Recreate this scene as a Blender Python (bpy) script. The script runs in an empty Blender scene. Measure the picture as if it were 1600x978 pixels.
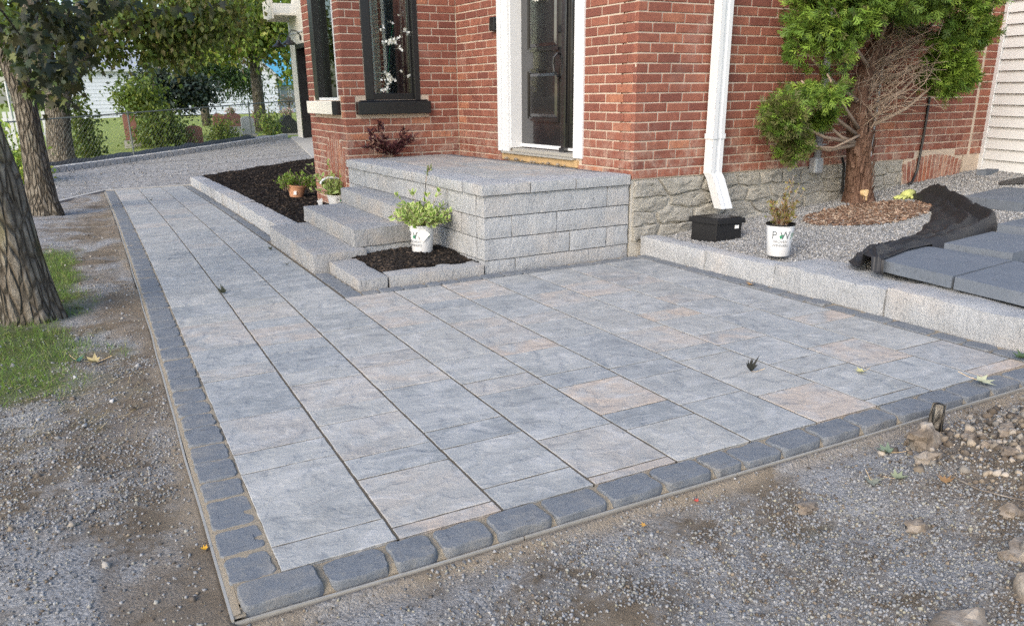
import bpy, math, random
import numpy as np
from mathutils import Vector, Matrix, noise as mnoise

sc = bpy.context.scene
COL = sc.collection
rng = np.random.default_rng(11)
random.seed(5)
R = math.radians
U = 0.33                                   # one paving column in metres

# ------------------------------------------------------------------ camera
CAM = np.array([-0.79626478, -5.66912573, 3.61466322]) * U
yaw, pitch, roll = -0.47703, 0.31955, -0.0108
F_PX, CY = 1216.445, 59.04
_rz = np.array([[math.cos(yaw), -math.sin(yaw), 0], [math.sin(yaw), math.cos(yaw), 0], [0, 0, 1]])
_f = np.array([0, math.cos(pitch), -math.sin(pitch)]); _r = np.array([1., 0, 0]); _u = np.cross(_r, _f)
_r2 = math.cos(roll) * _r + math.sin(roll) * _u
_u2 = -math.sin(roll) * _r + math.cos(roll) * _u
RC = _rz @ np.stack([_r2, _u2, _f], 1)     # columns: right, up, forward
cd = bpy.data.cameras.new('camera'); cam = bpy.data.objects.new('camera', cd); COL.objects.link(cam)
cd.sensor_width = 36; cd.lens = F_PX / 1600 * 36; cd.shift_y = CY / 1600
cd.clip_start = 0.05; cd.clip_end = 2000
m4 = Matrix.Identity(4)
for i in range(3):
    m4[i][0] = RC[i, 0]; m4[i][1] = RC[i, 1]; m4[i][2] = -RC[i, 2]; m4[i][3] = CAM[i]
cam.matrix_world = m4
sc.camera = cam


def px(P):
    d = (np.atleast_2d(P) - CAM) @ RC
    z = np.maximum(d[:, 2], 1e-4)
    return np.stack([800 + F_PX * d[:, 0] / z, 489 + CY - F_PX * d[:, 1] / z, d[:, 2]], 1)


# ------------------------------------------------------------------ light
SUN_EL, SUN_AZ = R(33), R(-122)            # azimuth measured from +Y towards +X: veiled sun low at the left, behind the camera
w = bpy.data.worlds.new('World'); sc.world = w; w.use_nodes = True
nt = w.node_tree
sky = nt.nodes.new('ShaderNodeTexSky'); sky.sky_type = 'NISHITA'; sky.sun_disc = False
sky.sun_elevation = SUN_EL; sky.sun_rotation = SUN_AZ
sky.air_density = 1.0; sky.dust_density = 2.2; sky.ozone_density = 1.0
bg = nt.nodes['Background']; nt.links.new(sky.outputs[0], bg.inputs['Color']); bg.inputs['Strength'].default_value = 0.15
sl = bpy.data.lights.new('sun', 'SUN'); sun = bpy.data.objects.new('sun', sl); COL.objects.link(sun)
sl.energy = 0.85; sl.angle = R(42); sl.color = (1.0, 0.92, 0.80)
sd = Vector((math.sin(SUN_AZ) * math.cos(SUN_EL), math.cos(SUN_AZ) * math.cos(SUN_EL), math.sin(SUN_EL)))
sun.rotation_euler = (-sd).to_track_quat('-Z', 'Y').to_euler(); sun.location = sd * 30
sc.view_settings.view_transform = 'Standard'; sc.view_settings.look = 'None'
sc.view_settings.exposure = 1.24; sc.view_settings.gamma = 1.0; sc.view_settings.use_curve_mapping = False
sc.render.engine = 'CYCLES'; sc.cycles.use_denoising = False; sc.cycles.denoiser = 'OPENIMAGEDENOISE'; sc.cycles.denoising_prefilter = 'NONE'; sc.cycles.denoising_input_passes = 'RGB_ALBEDO_NORMAL'


# ------------------------------------------------------------------ node helpers
class NT:
    def __init__(s, name, rough=0.85, spec=0.3, metal=0.0):
        s.m = bpy.data.materials.new(name); s.m.use_nodes = True
        s.t = s.m.node_tree; s.b = s.t.nodes['Principled BSDF']
        s.b.inputs['Roughness'].default_value = rough
        s.b.inputs['Specular IOR Level'].default_value = spec
        s.b.inputs['Metallic'].default_value = metal

    def n(s, typ, ins=None, **kw):
        nd = s.t.nodes.new(typ)
        for k, v in kw.items():
            setattr(nd, k, v)
        for k, v in (ins or {}).items():
            s.set(nd.inputs[k], v)
        return nd

    def set(s, sock, v):
        if isinstance(v, bpy.types.NodeSocket):
            s.t.links.new(v, sock)
        elif isinstance(v, (tuple, list)) and len(v) == 3 and sock.type == 'RGBA':
            sock.default_value = (*v, 1)
        else:
            sock.default_value = v

    def coords(s, kind='Object', rand=True, scale=None, rot=None):
        tc = s.n('ShaderNodeTexCoord').outputs[kind]
        if rand:
            oi = s.n('ShaderNodeObjectInfo').outputs['Random']
            mul = s.n('ShaderNodeVectorMath', {0: (37.0, 71.0, 53.0), 1: (0, 0, 0)}, operation='MULTIPLY')
            s.t.links.new(oi, mul.inputs[1])
            tc = s.n('ShaderNodeVectorMath', {0: tc, 1: mul.outputs[0]}, operation='ADD').outputs[0]
        if scale or rot:
            mp = s.n('ShaderNodeMapping', {'Vector': tc})
            if scale: mp.inputs['Scale'].default_value = scale
            if rot: mp.inputs['Rotation'].default_value = rot
            tc = mp.outputs[0]
        return tc

    def noise(s, vec, scale, detail=5, rough=0.6, dist=0.0):
        return s.n('ShaderNodeTexNoise', {'Vector': vec, 'Scale': scale, 'Detail': detail, 'Roughness': rough, 'Distortion': dist}).outputs['Fac']

    def voro(s, vec, scale, feature='F1', out='Distance'):
        return s.n('ShaderNodeTexVoronoi', {'Vector': vec, 'Scale': scale}, feature=feature).outputs[out]

    def wave(s, vec, scale, dist, detail=4, dscale=1.5):
        return s.n('ShaderNodeTexWave', {'Vector': vec, 'Scale': scale, 'Distortion': dist, 'Detail': detail, 'Detail Scale': dscale}).outputs['Fac']

    def ramp(s, fac, stops):
        r = s.n('ShaderNodeValToRGB', {'Fac': fac}); e = r.color_ramp.elements
        while len(e) < len(stops): e.new(0.5)
        for k, (p, c) in enumerate(stops):
            e[k].position = p; e[k].color = (*c, 1) if not isinstance(c, (int, float)) else (c, c, c, 1)
        return r.outputs[0]

    def mix(s, fac, a, b, mode='MIX'):
        nd = s.n('ShaderNodeMix', data_type='RGBA', blend_type=mode)
        s.set(nd.inputs[0], fac); s.set(nd.inputs[6], a); s.set(nd.inputs[7], b)
        return nd.outputs[2]

    def math(s, op, a, b=0.0, clamp=False):
        nd = s.n('ShaderNodeMath', operation=op, use_clamp=clamp)
        s.set(nd.inputs[0], a); s.set(nd.inputs[1], b)
        return nd.outputs[0]

    def attr(s, name, typ='OBJECT', out='Fac'):
        return s.n('ShaderNodeAttribute', attribute_name=name, attribute_type=typ).outputs[out]

    def rnd(s):
        return s.n('ShaderNodeObjectInfo').outputs['Random']

    def bump(s, h, strength=0.5, dist=0.01, normal=None):
        ins = {'Height': h, 'Strength': strength, 'Distance': dist}
        if normal is not None: ins['Normal'] = normal
        return s.n('ShaderNodeBump', ins).outputs[0]

    def out(s, color=None, normal=None, rough=None):
        if color is not None: s.set(s.b.inputs['Base Color'], color)
        if normal is not None: s.set(s.b.inputs['Normal'], normal)
        if rough is not None: s.set(s.b.inputs['Roughness'], rough)
        return s.m


MAT = {}


def plain(name, col, rough=0.6, spec=0.4, metal=0.0, var=0.0, bump=0.0, scale=30):
    k = NT(name, rough, spec, metal); v = k.coords(rand=False)
    if var or bump:
        f = k.noise(v, scale, 5)
        c = k.mix(f, tuple(x * (1 - var) for x in col), tuple(min(1, x * (1 + var)) for x in col))
        k.out(c, k.bump(f, bump, 0.004) if bump else None)
    else:
        k.out(col)
    MAT[name] = k.m
    return k.m


# slate look of the paving slabs: tone differs per slab, tan patches where 'warm' says so
k = NT('slate_paver', 0.7, 0.3); v = k.coords()
vs = k.coords(scale=(1.0, 1.6, 1.0), rot=(0, 0, 0.5))
big = k.noise(v, 3.0, 4, 0.55, 0.6); mid = k.noise(vs, 7, 7, 0.68, 0.9); fine = k.noise(v, 150, 4, 0.75); sp = k.noise(v, 45, 5, 0.75)
c = k.ramp(big, [(0.30, (0.205, 0.217, 0.222)), (0.5, (0.305, 0.315, 0.315)), (0.72, (0.42, 0.42, 0.41))])
c = k.mix(0.5, c, k.ramp(k.rnd(), [(0.0, (0.22, 0.24, 0.255)), (0.35, (0.31, 0.32, 0.315)), (0.7, (0.37, 0.362, 0.335)), (1.0, (0.285, 0.30, 0.305))]))
wm = k.math('MULTIPLY', k.attr('warm'), k.ramp(k.noise(v, 4.0, 3, 0.5, 0.8), [(0.38, 0.15), (0.56, 1.0)]))
c = k.mix(k.math('MULTIPLY', wm, 0.85), c, (0.44, 0.365, 0.30))
c = k.mix(k.ramp(mid, [(0.50, 0.0), (0.70, 0.6)]), c, (0.47, 0.47, 0.465))
c = k.mix(k.ramp(mid, [(0.30, 0.6), (0.43, 0.0)]), c, (0.165, 0.172, 0.183))
c = k.mix(k.ramp(sp, [(0.64, 0.0), (0.78, 0.35)]), c, (0.52, 0.52, 0.51))
c = k.mix(k.ramp(fine, [(0.62, 0.0), (0.76, 0.5)]), c, (0.15, 0.15, 0.15))
fl = k.wave(k.coords(rot=(0, 0, 0.9)), 1.7, 11.0, 6, 1.6)
h = k.math('ADD', k.math('MULTIPLY', k.ramp(fl, [(0.0, 0.0), (0.46, 0.7), (0.54, 0.85), (1.0, 1.0)]), 0.55), k.math('MULTIPLY', mid, 1.0))
h = k.math('ADD', h, k.math('ADD', k.math('MULTIPLY', fine, 0.16), k.math('MULTIPLY', sp, 0.22)))
c = k.mix(k.ramp(fl, [(0.44, 0.0), (0.50, 0.30), (0.56, 0.0)]), c, (0.16, 0.165, 0.17))
MAT['slate'] = k.out(c, k.bump(h, 0.85, 0.012))

# charcoal tumbled border stones
k = NT('charcoal_stone', 0.85, 0.2); v = k.coords()
f1 = k.noise(v, 12, 6, 0.65); f2 = k.noise(v, 130, 5, 0.9); f3 = k.noise(v, 45, 6, 0.8)
c = k.mix(f1, (0.095, 0.108, 0.126), (0.20, 0.218, 0.24))
c = k.mix(k.ramp(k.rnd(), [(0, 0.0), (1, 0.5)]), c, (0.165, 0.18, 0.20))
c = k.mix(k.ramp(f2, [(0.58, 0.0), (0.70, 0.75)]), c, (0.34, 0.355, 0.37))
c = k.mix(k.ramp(f2, [(0.30, 0.7), (0.42, 0.0)]), c, (0.035, 0.04, 0.05))
c = k.mix(k.ramp(f3, [(0.52, 0.0), (0.72, 0.55)]), c, (0.30, 0.285, 0.25))
c = k.mix(k.ramp(k.noise(v, 5, 5, 0.7), [(0.52, 0.0), (0.7, 0.35)]), c, (0.33, 0.30, 0.25))
MAT['charcoal'] = k.out(c, k.bump(k.math('ADD', k.math('ADD', f1, f3), k.math('MULTIPLY', f2, 0.6)), 0.8, 0.006))

k = NT('dark_joint', 0.95, 0.1); v = k.coords('Object', False); f2 = k.noise(v, 200, 3, 0.8); f1 = k.noise(v, 5, 4)
MAT['joint'] = k.out(k.mix(f1, k.mix(f2, (0.055, 0.048, 0.04), (0.13, 0.112, 0.09)), k.mix(f2, (0.085, 0.073, 0.056), (0.20, 0.17, 0.13))), k.bump(f2, 0.8, 0.006))
# jointing sand
k = NT('joint_sand', 0.95, 0.1); v = k.coords('Object', False)
f1 = k.noise(v, 7, 5); f2 = k.noise(v, 260, 3, 0.8)
c = k.mix(f1, (0.20, 0.165, 0.12), (0.36, 0.31, 0.235))
c = k.mix(k.ramp(f2, [(0.45, 0.0), (0.75, 0.8)]), c, (0.42, 0.38, 0.31))
c = k.mix(k.ramp(f2, [(0.25, 0.8), (0.4, 0.0)]), c, (0.10, 0.085, 0.07))
MAT['sand'] = k.out(c, k.bump(f2, 0.8, 0.006))


def blockmat(name, lo, hi, warm, strength=0.75):
    k = NT(name, 0.85, 0.2); v = k.coords(); va = k.coords(scale=(1.6, 1.6, 0.8))
    f1 = k.noise(v, 5, 5, 0.6, 0.3); f2 = k.noise(va, 16, 7, 0.72, 1.2); f3 = k.noise(v, 70, 4, 0.7); f4 = k.noise(va, 48, 5, 0.7, 1.5)
    c = k.mix(f1, lo, hi)
    c = k.mix(k.ramp(k.noise(v, 2.6, 3), [(0.50, 0.0), (0.70, 0.7)]), c, warm)
    c = k.mix(k.ramp(f2, [(0.32, 0.75), (0.43, 0.0)]), c, tuple(x * 0.5 for x in lo))
    c = k.mix(k.ramp(f4, [(0.30, 0.6), (0.40, 0.0)]), c, tuple(x * 0.45 for x in lo))
    c = k.mix(k.ramp(f2, [(0.58, 0.0), (0.75, 0.5)]), c, tuple(min(1, x * 1.2) for x in hi))
    c = k.mix(k.ramp(f3, [(0.62, 0.0), (0.78, 0.35)]), c, tuple(x * 0.6 for x in lo))
    c = k.mix(k.ramp(k.rnd(), [(0, 0.0), (1, 0.35)]), c, tuple(x * 1.1 for x in hi))
    h = k.math('ADD', k.math('ADD', f2, k.math('MULTIPLY', f4, 0.45)), k.math('MULTIPLY', f3, 0.08))
    MAT[name] = k.out(c, k.bump(h, strength, 0.022))


blockmat('block', (0.285, 0.30, 0.315), (0.41, 0.42, 0.43), (0.43, 0.40, 0.37))
blockmat('step', (0.25, 0.26, 0.275), (0.38, 0.38, 0.375), (0.41, 0.36, 0.31))
blockmat('blue_slab', (0.095, 0.112, 0.135), (0.15, 0.17, 0.20), (0.17, 0.185, 0.21), 0.3)


def brickmat(name, objattr):
    k = NT(name, 0.88, 0.2); v = k.coords('Object', objattr)
    g = k.n('ShaderNodeNewGeometry').outputs['Position']
    tone = k.attr('tone', 'OBJECT' if objattr else 'GEOMETRY')
    c = k.ramp(tone, [(0.0, (0.175, 0.066, 0.050)), (0.4, (0.24, 0.092, 0.064)), (0.75, (0.29, 0.115, 0.076)), (1.0, (0.39, 0.17, 0.10))])
    f1 = k.noise(v, 14, 5); f2 = k.noise(v, 120, 4, 0.75)
    c = k.mix(k.ramp(f1, [(0.35, 0.45), (0.6, 0.0)]), c, (0.14, 0.045, 0.033))
    c = k.mix(k.ramp(f2, [(0.60, 0.0), (0.8, 0.55)]), c, (0.40, 0.24, 0.18))
    c = k.mix(k.ramp(k.noise(g, 1.7, 5, 0.6), [(0.60, 0.0), (0.78, 0.30)]), c, (0.48, 0.38, 0.34))
    c = k.mix(k.ramp(k.noise(g, 2.3, 6, 0.7, 0.5), [(0.56, 0.0), (0.75, 0.45)]), c, (0.10, 0.055, 0.045))
    zz = k.n('ShaderNodeSeparateXYZ', {0: g}).outputs[2]
    c = k.mix(k.math('MULTIPLY', k.ramp(k.math('SUBTRACT', zz, 0.5), [(0.05, 0.75), (0.55, 0.0)]), k.ramp(k.noise(g, 9, 6, 0.75), [(0.45, 0.0), (0.62, 0.8)])), c, (0.42, 0.33, 0.27))
    MAT[name] = k.out(c, k.bump(k.math('ADD', f1, f2), 0.7, 0.006))


brickmat('brick', True); brickmat('brick_joined', False)
k = NT('mortar', 0.95, 0.1); v = k.coords('Object', False)
f1 = k.noise(v, 6, 5); f2 = k.noise(v, 150, 3, 0.8)
MAT['mortar'] = k.out(k.mix(f1, (0.36, 0.29, 0.225), (0.58, 0.49, 0.40)), k.bump(f2, 0.6, 0.004))
k = NT('rubble_mortar', 0.95, 0.1); v = k.coords('Object', False)
f1 = k.noise(v, 8, 6, 0.7); f2 = k.noise(v, 90, 4, 0.8)
MAT['rubble_mortar'] = k.out(k.mix(f1, (0.36, 0.34, 0.295), (0.56, 0.535, 0.48)), k.bump(k.math('ADD', f1, k.math('MULTIPLY', f2, 0.4)), 0.9, 0.02))
k = NT('rubble_stone', 0.9, 0.2); v = k.coords(scale=(1, 1, 2.2))
f1 = k.noise(v, 7, 6, 0.65, 0.6); f2 = k.noise(v, 60, 5, 0.75)
c = k.mix(f1, (0.26, 0.25, 0.225), (0.52, 0.50, 0.45))
c = k.mix(k.ramp(k.rnd(), [(0, 0.0), (1, 0.5)]), c, (0.42, 0.40, 0.345))
MAT['rubble'] = k.out(c, k.bump(k.math('ADD', f1, k.math('MULTIPLY', f2, 0.5)), 1.0, 0.04))

# bare soil and crushed stone of the unfinished ground, patches by world position
k = NT('dirt', 0.95, 0.12); v = k.coords('Object', False)
a1 = k.noise(v, 1.5, 5, 0.6, 0.4); a2 = k.noise(v, 9, 6, 0.7); a3 = k.noise(v, 70, 5, 0.75); vo = k.voro(v, 115); vc = k.voro(v, 115, out='Color'); a4 = k.noise(v, 210, 5, 0.9)
soil = k.ramp(a2, [(0.3, (0.105, 0.082, 0.060)), (0.5, (0.21, 0.17, 0.125)), (0.72, (0.32, 0.27, 0.21))])
sep = k.n('ShaderNodeSeparateColor', {'Color': vc}).outputs[0]
grav = k.ramp(sep, [(0.0, (0.14, 0.142, 0.144)), (0.5, (0.31, 0.315, 0.32)), (1.0, (0.52, 0.525, 0.53))])
grav = k.mix(0.5, grav, k.ramp(a4, [(0.3, (0.12, 0.12, 0.12)), (0.5, (0.31, 0.31, 0.31)), (0.7, (0.54, 0.54, 0.54))]))
soil = k.mix(0.45, soil, k.ramp(a4, [(0.3, (0.05, 0.04, 0.03)), (0.5, (0.14, 0.115, 0.085)), (0.7, (0.30, 0.26, 0.21))]))
fac = k.ramp(k.math('ADD', a1, k.math('MULTIPLY', k.math('SUBTRACT', a2, 0.5), 0.45)), [(0.42, 0.0), (0.58, 0.92)])
c = k.mix(fac, soil, grav)
c = k.mix(k.ramp(a3, [(0.30, 0.5), (0.42, 0.0)]), c, (0.07, 0.06, 0.048))
c = k.mix(k.attr('sandy', 'GEOMETRY'), c, k.mix(a2, (0.20, 0.165, 0.12), (0.37, 0.31, 0.24)))
c = k.mix(k.math('MULTIPLY', k.attr('soil', 'GEOMETRY'), 0.92), c, k.mix(0.5, soil, k.mix(a2, (0.13, 0.10, 0.072), (0.25, 0.205, 0.155))))
c = k.mix(k.math('MULTIPLY', k.attr('turf', 'GEOMETRY'), 0.85), c, k.mix(a3, (0.05, 0.075, 0.018), (0.11, 0.14, 0.04)))
h = k.math('ADD', k.math('MULTIPLY', a3, 0.8), k.math('ADD', k.math('MULTIPLY', a4, 0.5), k.math('MULTIPLY', k.math('MULTIPLY', k.math('SUBTRACT', 1.0, vo), 0.6), fac)))
MAT['dirt'] = k.out(c, k.bump(h, 1.0, 0.012))

k = NT('gravel_base', 0.95, 0.15); v = k.coords('Object', False)
vo = k.voro(v, 75); sep = k.n('ShaderNodeSeparateColor', {'Color': k.voro(v, 75, out='Color')}).outputs[0]; a1 = k.noise(v, 2, 5)
c = k.ramp(sep, [(0, (0.13, 0.13, 0.128)), (0.5, (0.27, 0.272, 0.27)), (1, (0.46, 0.46, 0.455))])
c = k.mix(k.ramp(a1, [(0.45, 0.0), (0.7, 0.5)]), c, (0.24, 0.215, 0.19))
MAT['gravel'] = k.out(c, k.bump(k.math('SUBTRACT', 1.0, vo), 1.0, 0.012))
k = NT('drive_gravel', 0.95, 0.15); v = k.coords('Object', False)
a1 = k.noise(v, 1.3, 6, 0.65, 0.3); a2 = k.noise(v, 16, 7, 0.82); st = k.noise(k.coords('Object', False, scale=(0.35, 2.6, 1), rot=(0, 0, -0.7)), 1.6, 4, 0.6)
c = k.ramp(a2, [(0.34, (0.10, 0.10, 0.10)), (0.5, (0.27, 0.27, 0.268)), (0.66, (0.50, 0.50, 0.495))])
c = k.mix(k.ramp(st, [(0.34, 0.45), (0.46, 0.0)]), c, (0.14, 0.13, 0.115))
c = k.mix(k.ramp(a1, [(0.5, 0.0), (0.75, 0.5)]), c, (0.24, 0.225, 0.20))
MAT['drive'] = k.out(c, k.bump(a2, 1.0, 0.02))
k = NT('stones', 0.9, 0.2); MAT['stones'] = k.out(k.attr('Col', 'GEOMETRY', 'Color'), k.bump(k.noise(k.coords('Object', False), 300, 2), 0.4, 0.002))
k = NT('rock', 0.9, 0.2); v = k.coords()
f1 = k.noise(v, 16, 6, 0.7); MAT['rock'] = k.out(k.ramp(f1, [(0.3, (0.085, 0.068, 0.052)), (0.5, (0.20, 0.165, 0.13)), (0.75, (0.36, 0.325, 0.28))]), k.bump(f1, 0.8, 0.015))
k = NT('mulch_base', 0.98, 0.05); v = k.coords('Object', False); f1 = k.noise(v, 60, 6, 0.8)
MAT['mulch'] = k.out(k.mix(f1, (0.008, 0.007, 0.007), (0.032, 0.027, 0.024)), k.bump(f1, 1.0, 0.03))
k = NT('bark', 0.95, 0.1); v = k.coords('Object', True, scale=(1, 1, 0.38))
f1 = k.noise(v, 26, 7, 0.72, 0.4); f2 = k.noise(v, 5, 5); f3 = k.noise(v, 9, 5, 0.6)
c = k.ramp(f1, [(0.3, (0.075, 0.063, 0.048)), (0.5, (0.20, 0.175, 0.14)), (0.72, (0.36, 0.33, 0.28))])
c = k.mix(k.ramp(f2, [(0.58, 0.0), (0.72, 0.55)]), c, (0.22, 0.20, 0.075))
c = k.mix(k.ramp(f3, [(0.55, 0.0), (0.7, 0.45)]), c, (0.21, 0.22, 0.19))
cr_ = k.voro(k.coords('Object', True, scale=(1, 1, 0.22)), 26, 'DISTANCE_TO_EDGE')
c = k.mix(k.ramp(cr_, [(0.0, 0.75), (0.16, 0.0)]), c, (0.045, 0.037, 0.028))
MAT['bark'] = k.out(c, k.bump(k.math('ADD', f1, k.ramp(cr_, [(0.0, 0.0), (0.2, 1.0)])), 1.0, 0.03))
k = NT('cedar_bark', 0.95, 0.1); v = k.coords('Object', True, scale=(1, 1, 0.22)); f1 = k.noise(v, 40, 6, 0.7, 0.5)
MAT['cedar_bark'] = k.out(k.ramp(f1, [(0.3, (0.045, 0.025, 0.018)), (0.5, (0.16, 0.095, 0.068)), (0.75, (0.30, 0.205, 0.155))]), k.bump(f1, 1.0, 0.03))
plain('twig', (0.30, 0.23, 0.175), 0.9, 0.15, var=0.4, scale=40)


def leafmat(name, trans=0.35, rough=0.5):
    k = NT(name, rough, 0.35)
    col = k.attr('Col', 'GEOMETRY', 'Color')
    k.set(k.b.inputs['Base Color'], col)
    tr = k.n('ShaderNodeBsdfTranslucent', {'Color': k.mix(0.5, col, (0.30, 0.32, 0.03), 'MIX')})
    mx = k.n('ShaderNodeMixShader', {0: trans, 1: k.b.outputs[0], 2: tr.outputs[0]})
    k.t.links.new(mx.outputs[0], k.t.nodes['Material Output'].inputs['Surface'])
    MAT[name] = k.m


leafmat('leaf', 0.35); leafmat('dark_leaf', 0.06, 0.6); leafmat('cedar_leaf', 0.18, 0.6); leafmat('petal', 0.3, 0.6); leafmat('dry_leaf', 0.15, 0.7)

plain('white_trim', (0.62, 0.63, 0.64), 0.35, 0.5, var=0.03, bump=0.03, scale=12)
plain('white_metal', (0.62, 0.635, 0.65), 0.3, 0.5, var=0.02)
plain('cream', (0.66, 0.63, 0.55), 0.7, 0.3, var=0.08, bump=0.1)
plain('black_paint', (0.012, 0.012, 0.013), 0.28, 0.5, var=0.2)
plain('door_paint', (0.012, 0.012, 0.014), 0.2, 1.0); MAT['door_paint'].node_tree.nodes['Principled BSDF'].inputs['Coat Weight'].default_value = 1.0; MAT['door_paint'].node_tree.nodes['Principled BSDF'].inputs['Coat Roughness'].default_value = 0.05
plain('black_plastic', (0.011, 0.011, 0.012), 0.38, 0.5, var=0.3, bump=0.1, scale=60)
plain('black_cloth', (0.018, 0.018, 0.020), 0.55, 0.5, var=0.3, bump=0.25, scale=420)
plain('white_plastic', (0.68, 0.69, 0.70), 0.35, 0.45, var=0.02)
plain('terracotta', (0.46, 0.24, 0.14), 0.75, 0.3, var=0.12, bump=0.15)
plain('ink_grey', (0.10, 0.115, 0.125), 0.5); plain('ink_green', (0.02, 0.22, 0.10), 0.5); plain('ink_black', (0.02, 0.02, 0.025), 0.5)
plain('galvanised', (0.42, 0.44, 0.46), 0.45, 0.5, 0.35, var=0.1)
plain('aluminium', (0.36, 0.345, 0.31), 0.5, 0.5, 0.25, var=0.25, bump=0.15, scale=25)
plain('raw_wood', (0.42, 0.29, 0.15), 0.8, 0.2, var=0.35, bump=0.4, scale=22)
plain('siding', (0.60, 0.615, 0.62), 0.5, 0.35, var=0.03, bump=0.06, scale=25)
plain('house_white', (0.50, 0.54, 0.60), 0.6, 0.3, var=0.05)
plain('blue_roof', (0.10, 0.36, 0.52), 0.5, 0.4, var=0.1)
plain('red_granite', (0.23, 0.105, 0.085), 0.4, 0.5, var=0.3, scale=60)
plain('grey_granite', (0.25, 0.28, 0.30), 0.45, 0.5, var=0.2, scale=60)
plain('dark_granite', (0.02, 0.02, 0.02), 0.25, 0.6, var=0.3, scale=60)
plain('wire', (0.16, 0.18, 0.165), 0.6, 0.4, 0.3)
plain('interior', (0.02, 0.022, 0.022), 0.9, 0.1)
plain('curtain', (0.30, 0.36, 0.33), 0.9, 0.1, var=0.1)
plain('concrete', (0.37, 0.365, 0.35), 0.9, 0.2, var=0.15, bump=0.3, scale=18)
plain('pale_wood', (0.62, 0.45, 0.24), 0.8, 0.2, var=0.25, bump=0.3)
plain('glove_yellow', (0.42, 0.45, 0.16), 0.7, 0.2, var=0.25, bump=0.3)
plain('paper', (0.80, 0.80, 0.78), 0.6, 0.2)
k = NT('lawn', 0.95, 0.1); v = k.coords('Object', False); f1 = k.noise(v, 0.7, 5); f2 = k.noise(v, 22, 6, 0.8)
MAT['lawn'] = k.out(k.mix(f1, k.mix(f2, (0.13, 0.20, 0.04), (0.27, 0.36, 0.09)), k.mix(f2, (0.19, 0.22, 0.06), (0.36, 0.38, 0.14))), k.bump(f2, 1.0, 0.04))
k = NT('glass', 0.02, 0.5)
tr = k.n('ShaderNodeBsdfTransparent', {'Color': (0.80, 0.86, 0.84, 1)}); gl = k.n('ShaderNodeBsdfGlossy', {'Roughness': 0.02, 'Color': (0.9, 0.95, 0.93, 1)})
fr = k.n('ShaderNodeFresnel', {'IOR': 1.7}); mx = k.n('ShaderNodeMixShader', {0: fr.outputs[0], 1: tr.outputs[0], 2: gl.outputs[0]})
k.t.links.new(mx.outputs[0], k.t.nodes['Material Output'].inputs['Surface']); MAT['glass'] = k.m

# ------------------------------------------------------------------ object helpers
WL = {}


def link(o, parent=None, loc=None):
    COL.objects.link(o)
    if parent is not None:
        o.parent = parent
        o.matrix_parent_inverse = Matrix.Translation(-WL[parent.name])
        WL[o.name] = Vector((0, 0, 0))
    else:
        WL[o.name] = Vector((0, 0, 0)) if loc is None else Vector(loc)
    return o


def tag(o, label=None, cat=None, group=None, kind=None):
    if label: o['label'] = label
    if cat: o['category'] = cat
    if group: o['group'] = group
    if kind: o['kind'] = kind
    return o


def empty(name, loc, label=None, cat=None, group=None, kind=None):
    o = bpy.data.objects.new(name, None); COL.objects.link(o); o.location = loc; o.empty_display_size = 0.1
    WL[o.name] = Vector(loc)
    return tag(o, label, cat, group, kind)


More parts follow.
